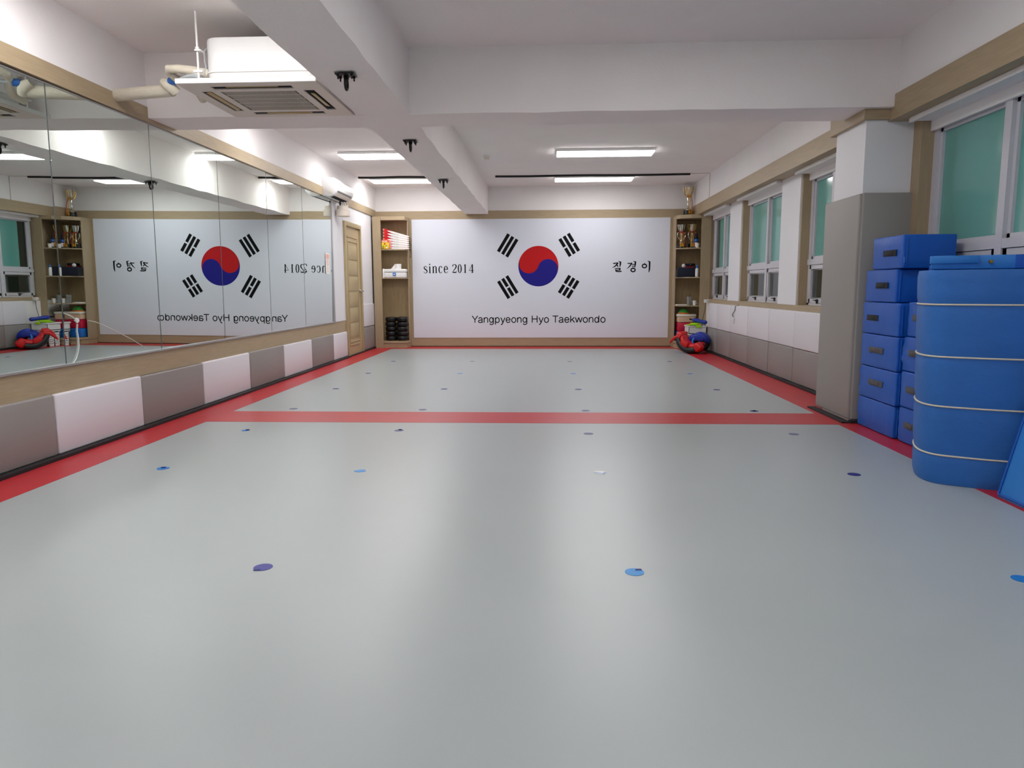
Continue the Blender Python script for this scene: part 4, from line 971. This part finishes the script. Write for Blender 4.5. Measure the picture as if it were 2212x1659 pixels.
# tall rounded mat with cream piping
tm = thing('landing_mat', 'tall rounded blue mat with cream piping standing in front of the foam blocks', 'gym mat', (2.4, 4.1, 0))
def mat_outline(k):
    P = [(2.42, 4.44), (2.20, 4.36), (2.135, 4.24), (2.085, 4.10), (2.078, 4.00), (2.11, 3.925), (2.20, 3.865), (2.35, 3.79), (2.60, 3.70), (2.72, 3.70), (2.74, 4.44)]
    c = Vector((2.42, 4.08))
    return [(c.x + (x - c.x) * k, c.y + (y - c.y) * k) for x, y in P]
def smooth_closed(P, n=5):
    out = []; N = len(P)
    for i in range(N):
        p0, p1, p2, p3 = P[i - 1], P[i], P[(i + 1) % N], P[(i + 2) % N]
        for k in range(n):
            t = k / n
            f = lambda a, b, c, d: .5 * ((2 * b) + (-a + c) * t + (2 * a - 5 * b + 4 * c - d) * t * t + (-a + 3 * b - 3 * c + d) * t ** 3)
            out.append((f(p0[0], p1[0], p2[0], p3[0]), f(p0[1], p1[1], p2[1], p3[1])))
    return out
levels = [0.0015, .16, .425, .69, .965, 1.145]
OUT = mat_outline(1)
front = OUT[1:9]; back = [OUT[9], OUT[10], OUT[0]]
fs = smoothpath(front, [1] * len(front), 5)[0]
ring0 = fs + back
def section(z0, z1):
    mb = MB(); rings = []; H = z1 - z0; n = 6
    for j in range(n + 1):
        s_ = j / n; z = z0 + H * s_
        kk = 1 - .018 * (abs(2 * s_ - 1) ** 6) + .002 * math.sin(PI * s_)
        c = Vector((2.42, 4.08)); lean = .0 * z
        rings.append([mb.bm.verts.new((c.x + (x - c.x) * kk - .038 * z * (x < 2.6), c.y + (y - c.y) * kk, z)) for x, y in ring0])
    m_ = len(ring0)
    for j in range(n):
        for k in range(m_): mb.bm.faces.new((rings[j][k], rings[j][(k + 1) % m_], rings[j + 1][(k + 1) % m_], rings[j + 1][k]))
    mb.bm.faces.new(rings[0][::-1]); mb.bm.faces.new(rings[-1]); return mb
for i in range(5): build('mat_panel', section(levels[i], levels[i + 1]), M['blue2'], tm)
for z in levels[1:5]:
    c = Vector((2.42, 4.08)); pp = [(c.x + (x - c.x) * .992 - .038 * z * (x < 2.6), c.y + (y - c.y) * .992, z) for x, y in fs]
    build('piping', MB().tube(pp, .0048, 6), M['piping'], tm)
# flat mat lying on top
fmx = thing('folded_mat', 'flat blue mat with a brass eyelet lying on the tall rounded mat', 'gym mat', (2.4, 4.1, 1.15))
q = [at(2011, 566, 1, 4.05), at(2185, 560, 1, 3.92)]
build('cover', MB().poly([(q[0].x, 4.05), (q[1].x + .02, 3.915), (2.70, 3.82), (2.742, 4.40), (2.275, 4.40)], 1.150, 1.222, 2, .008), M['blue3'], fmx)
build('corner_patch', MB().poly([(q[1].x + .018, 3.912), (2.70, 3.817), (2.70, 3.822), (q[1].x + .018, 3.918)], 1.154, 1.222, 2), M['blue'], fmx, smooth=False)
d_ = (Vector((q[1].x + .02, 3.915)) - Vector((q[0].x, 4.05))).normalized()
fa0 = Vector((q[0].x - .004, 4.046)); fa1 = fa0 + d_ * .22
build('flap', MB().poly([(fa0.x, fa0.y - .006), (fa1.x, fa1.y - .006), (fa1.x, fa1.y + .01), (fa0.x, fa0.y + .01)], 1.180, 1.220, 2, .002), M['blue3'], fmx)
ey = at(2139, 565, 1, 3.95)
build('eyelet', MB().tube([(ey.x, 3.952, ey.z), (ey.x - .0, 3.938, ey.z)], .009, 12), M['gold'], fmx)
# leaning mat at the right edge
lm = thing('leaning_mat', 'light blue mat leaning against the tall rounded mat at the right edge', 'gym mat', (2.5, 3.2, 0))
lmx = MB()
prof = [(2.290, .0015), (2.395, .0015), (2.645, 1.02), (2.535, 1.05)]
mb = MB(); secs = []
for j in range(9):
    y = 3.685 - 1.6 * j / 8
    secs.append([mb.bm.verts.new((x - .004 * math.sin(j * 1.3) * (z > .2), y, z)) for x, z in prof])
for j in range(8):
    for k in range(4): mb.bm.faces.new((secs[j][k], secs[j][(k + 1) % 4], secs[j + 1][(k + 1) % 4], secs[j + 1][k]))
mb.bm.faces.new(secs[0]); mb.bm.faces.new(secs[-1][::-1])
bmesh.ops.bevel(mb.bm, geom=[e for e in mb.bm.edges if e.calc_face_angle(0) > 1], offset=.012, segments=2, affect='EDGES')
build('cover', mb, M['blue3'], lm)
build('seam', MB().tube([(2.288, 3.68, .02), (2.533, 3.68, 1.04)], .005, 6).tube([(2.286, 3.68, .018), (2.286, 2.1, .018)], .005, 6), M['blue'], lm)

# ================================================================== FLOOR MARKERS
cols = [-2.25, -1.085, .335, 1.775]
rows = [2.62, 4.11, 5.27, 6.26, 7.58, 9.0, 10.51]
cw = ['leftmost', 'second from left', 'third from left', 'rightmost']
rw = ['nearest row', 'second row', 'third row', 'fourth row past the red band', 'fifth row', 'sixth row', 'farthest row near the mural']
exact = {(0, 1): (-1.086, 2.62), (0, 2): (.332, 2.625), (0, 3): (1.735, 2.613), (1, 0): (-2.288, 4.123), (1, 1): (-1.092, 4.105), (1, 2): (.31, 4.107), (1, 3): (1.751, 4.111),
         (2, 0): (-2.285, 5.287), (2, 1): (-1.108, 5.319), (2, 2): (.308, 5.236), (2, 3): (1.795, 5.26), (3, 0): (-2.255, 6.285), (3, 1): (-1.09, 6.263), (3, 2): (.341, 6.248), (3, 3): (1.79, 6.258)}
colr = {(0, 1): 'sviolet', (0, 2): 'slight', (0, 3): 'sbright', (1, 0): 'sbright', (1, 1): 'slight', (1, 2): 'paper', (1, 3): 'snavy', (2, 0): 'sbright', (2, 1): 'sgrey', (2, 2): 'sgrey', (2, 3): 'sgrey',
        (5, 1): 'slight', (5, 2): 'slight', (5, 3): 'sbright', (6, 1): 'sgrey', (6, 2): 'sgrey', (3, 0): 'sgrey', (3, 1): 'sgrey', (3, 2): 'sgrey'}
cname = {'sviolet': 'violet', 'slight': 'light blue', 'sbright': 'bright blue', 'paper': 'torn whitish', 'snavy': 'navy blue', 'sgrey': 'worn violet grey'}
flaps = {(0, 1): (-.3, -.8), (0, 2): (.5, .6), (1, 0): (0, .3), (2, 0): (.7, .3), (2, 1): (.2, .5), (3, 3): (0, 0)}
for r_ in range(7):
    for c_ in range(4):
        if (r_, c_) == (0, 0): continue
        x, y = exact.get((r_, c_), (cols[c_], rows[r_])); k = colr.get((r_, c_), 'snavy')
        R_ = .036
        t = thing('floor_marker', '%s floor sticker, %s in the %s' % (cname[k], cw[c_], rw[r_]), 'sticker', (x, y, .0005), 0, 'round stickers on the grey floor')
        pts = []
        for i in range(24):
            a = 2 * PI * i / 24; rr = R_
            if (r_, c_) == (1, 1): rr *= (1 if math.sin(a) < .1 else .62 + .3 * max(0, math.cos(a - .3)))
            if (r_, c_) == (2, 0): rr *= .75 + .25 * (math.cos(a - .2))
            if (r_, c_) == (1, 0): rr *= 1 + .06 * math.sin(3 * a)
            pts.append((x + rr * math.cos(a), y + rr * math.sin(a)))
        build('disc', MB().poly(pts, .0003, .0014, 2), M[k], t, smooth=False)
        if (r_, c_) in flaps:
            u_, v_ = flaps[(r_, c_)]
            build('peeled_flap', MB().poly([(x + u_ * R_ - .014, y + v_ * R_ - .007), (x + u_ * R_ + .012, y + v_ * R_ - .006), (x + u_ * R_ + .010, y + v_ * R_ + .008), (x + u_ * R_ - .010, y + v_ * R_ + .006)], .0012, .007 if r_ else .003, 2), M['snavy' if r_ < 3 else 'blk'], t, smooth=False)
        if (r_, c_) == (1, 2):
            build('torn_edge', MB().poly([(x - .036, y - .005), (x + .02, y - .03), (x + .036, y), (x + .03, y + .006), (x + .015, y - .018), (x - .03, y + .003)], .0014, .002, 2), M['slight'], t, smooth=False)

# drop stray curve data
for cu in list(bpy.data.curves):
    if not cu.users: bpy.data.curves.remove(cu)
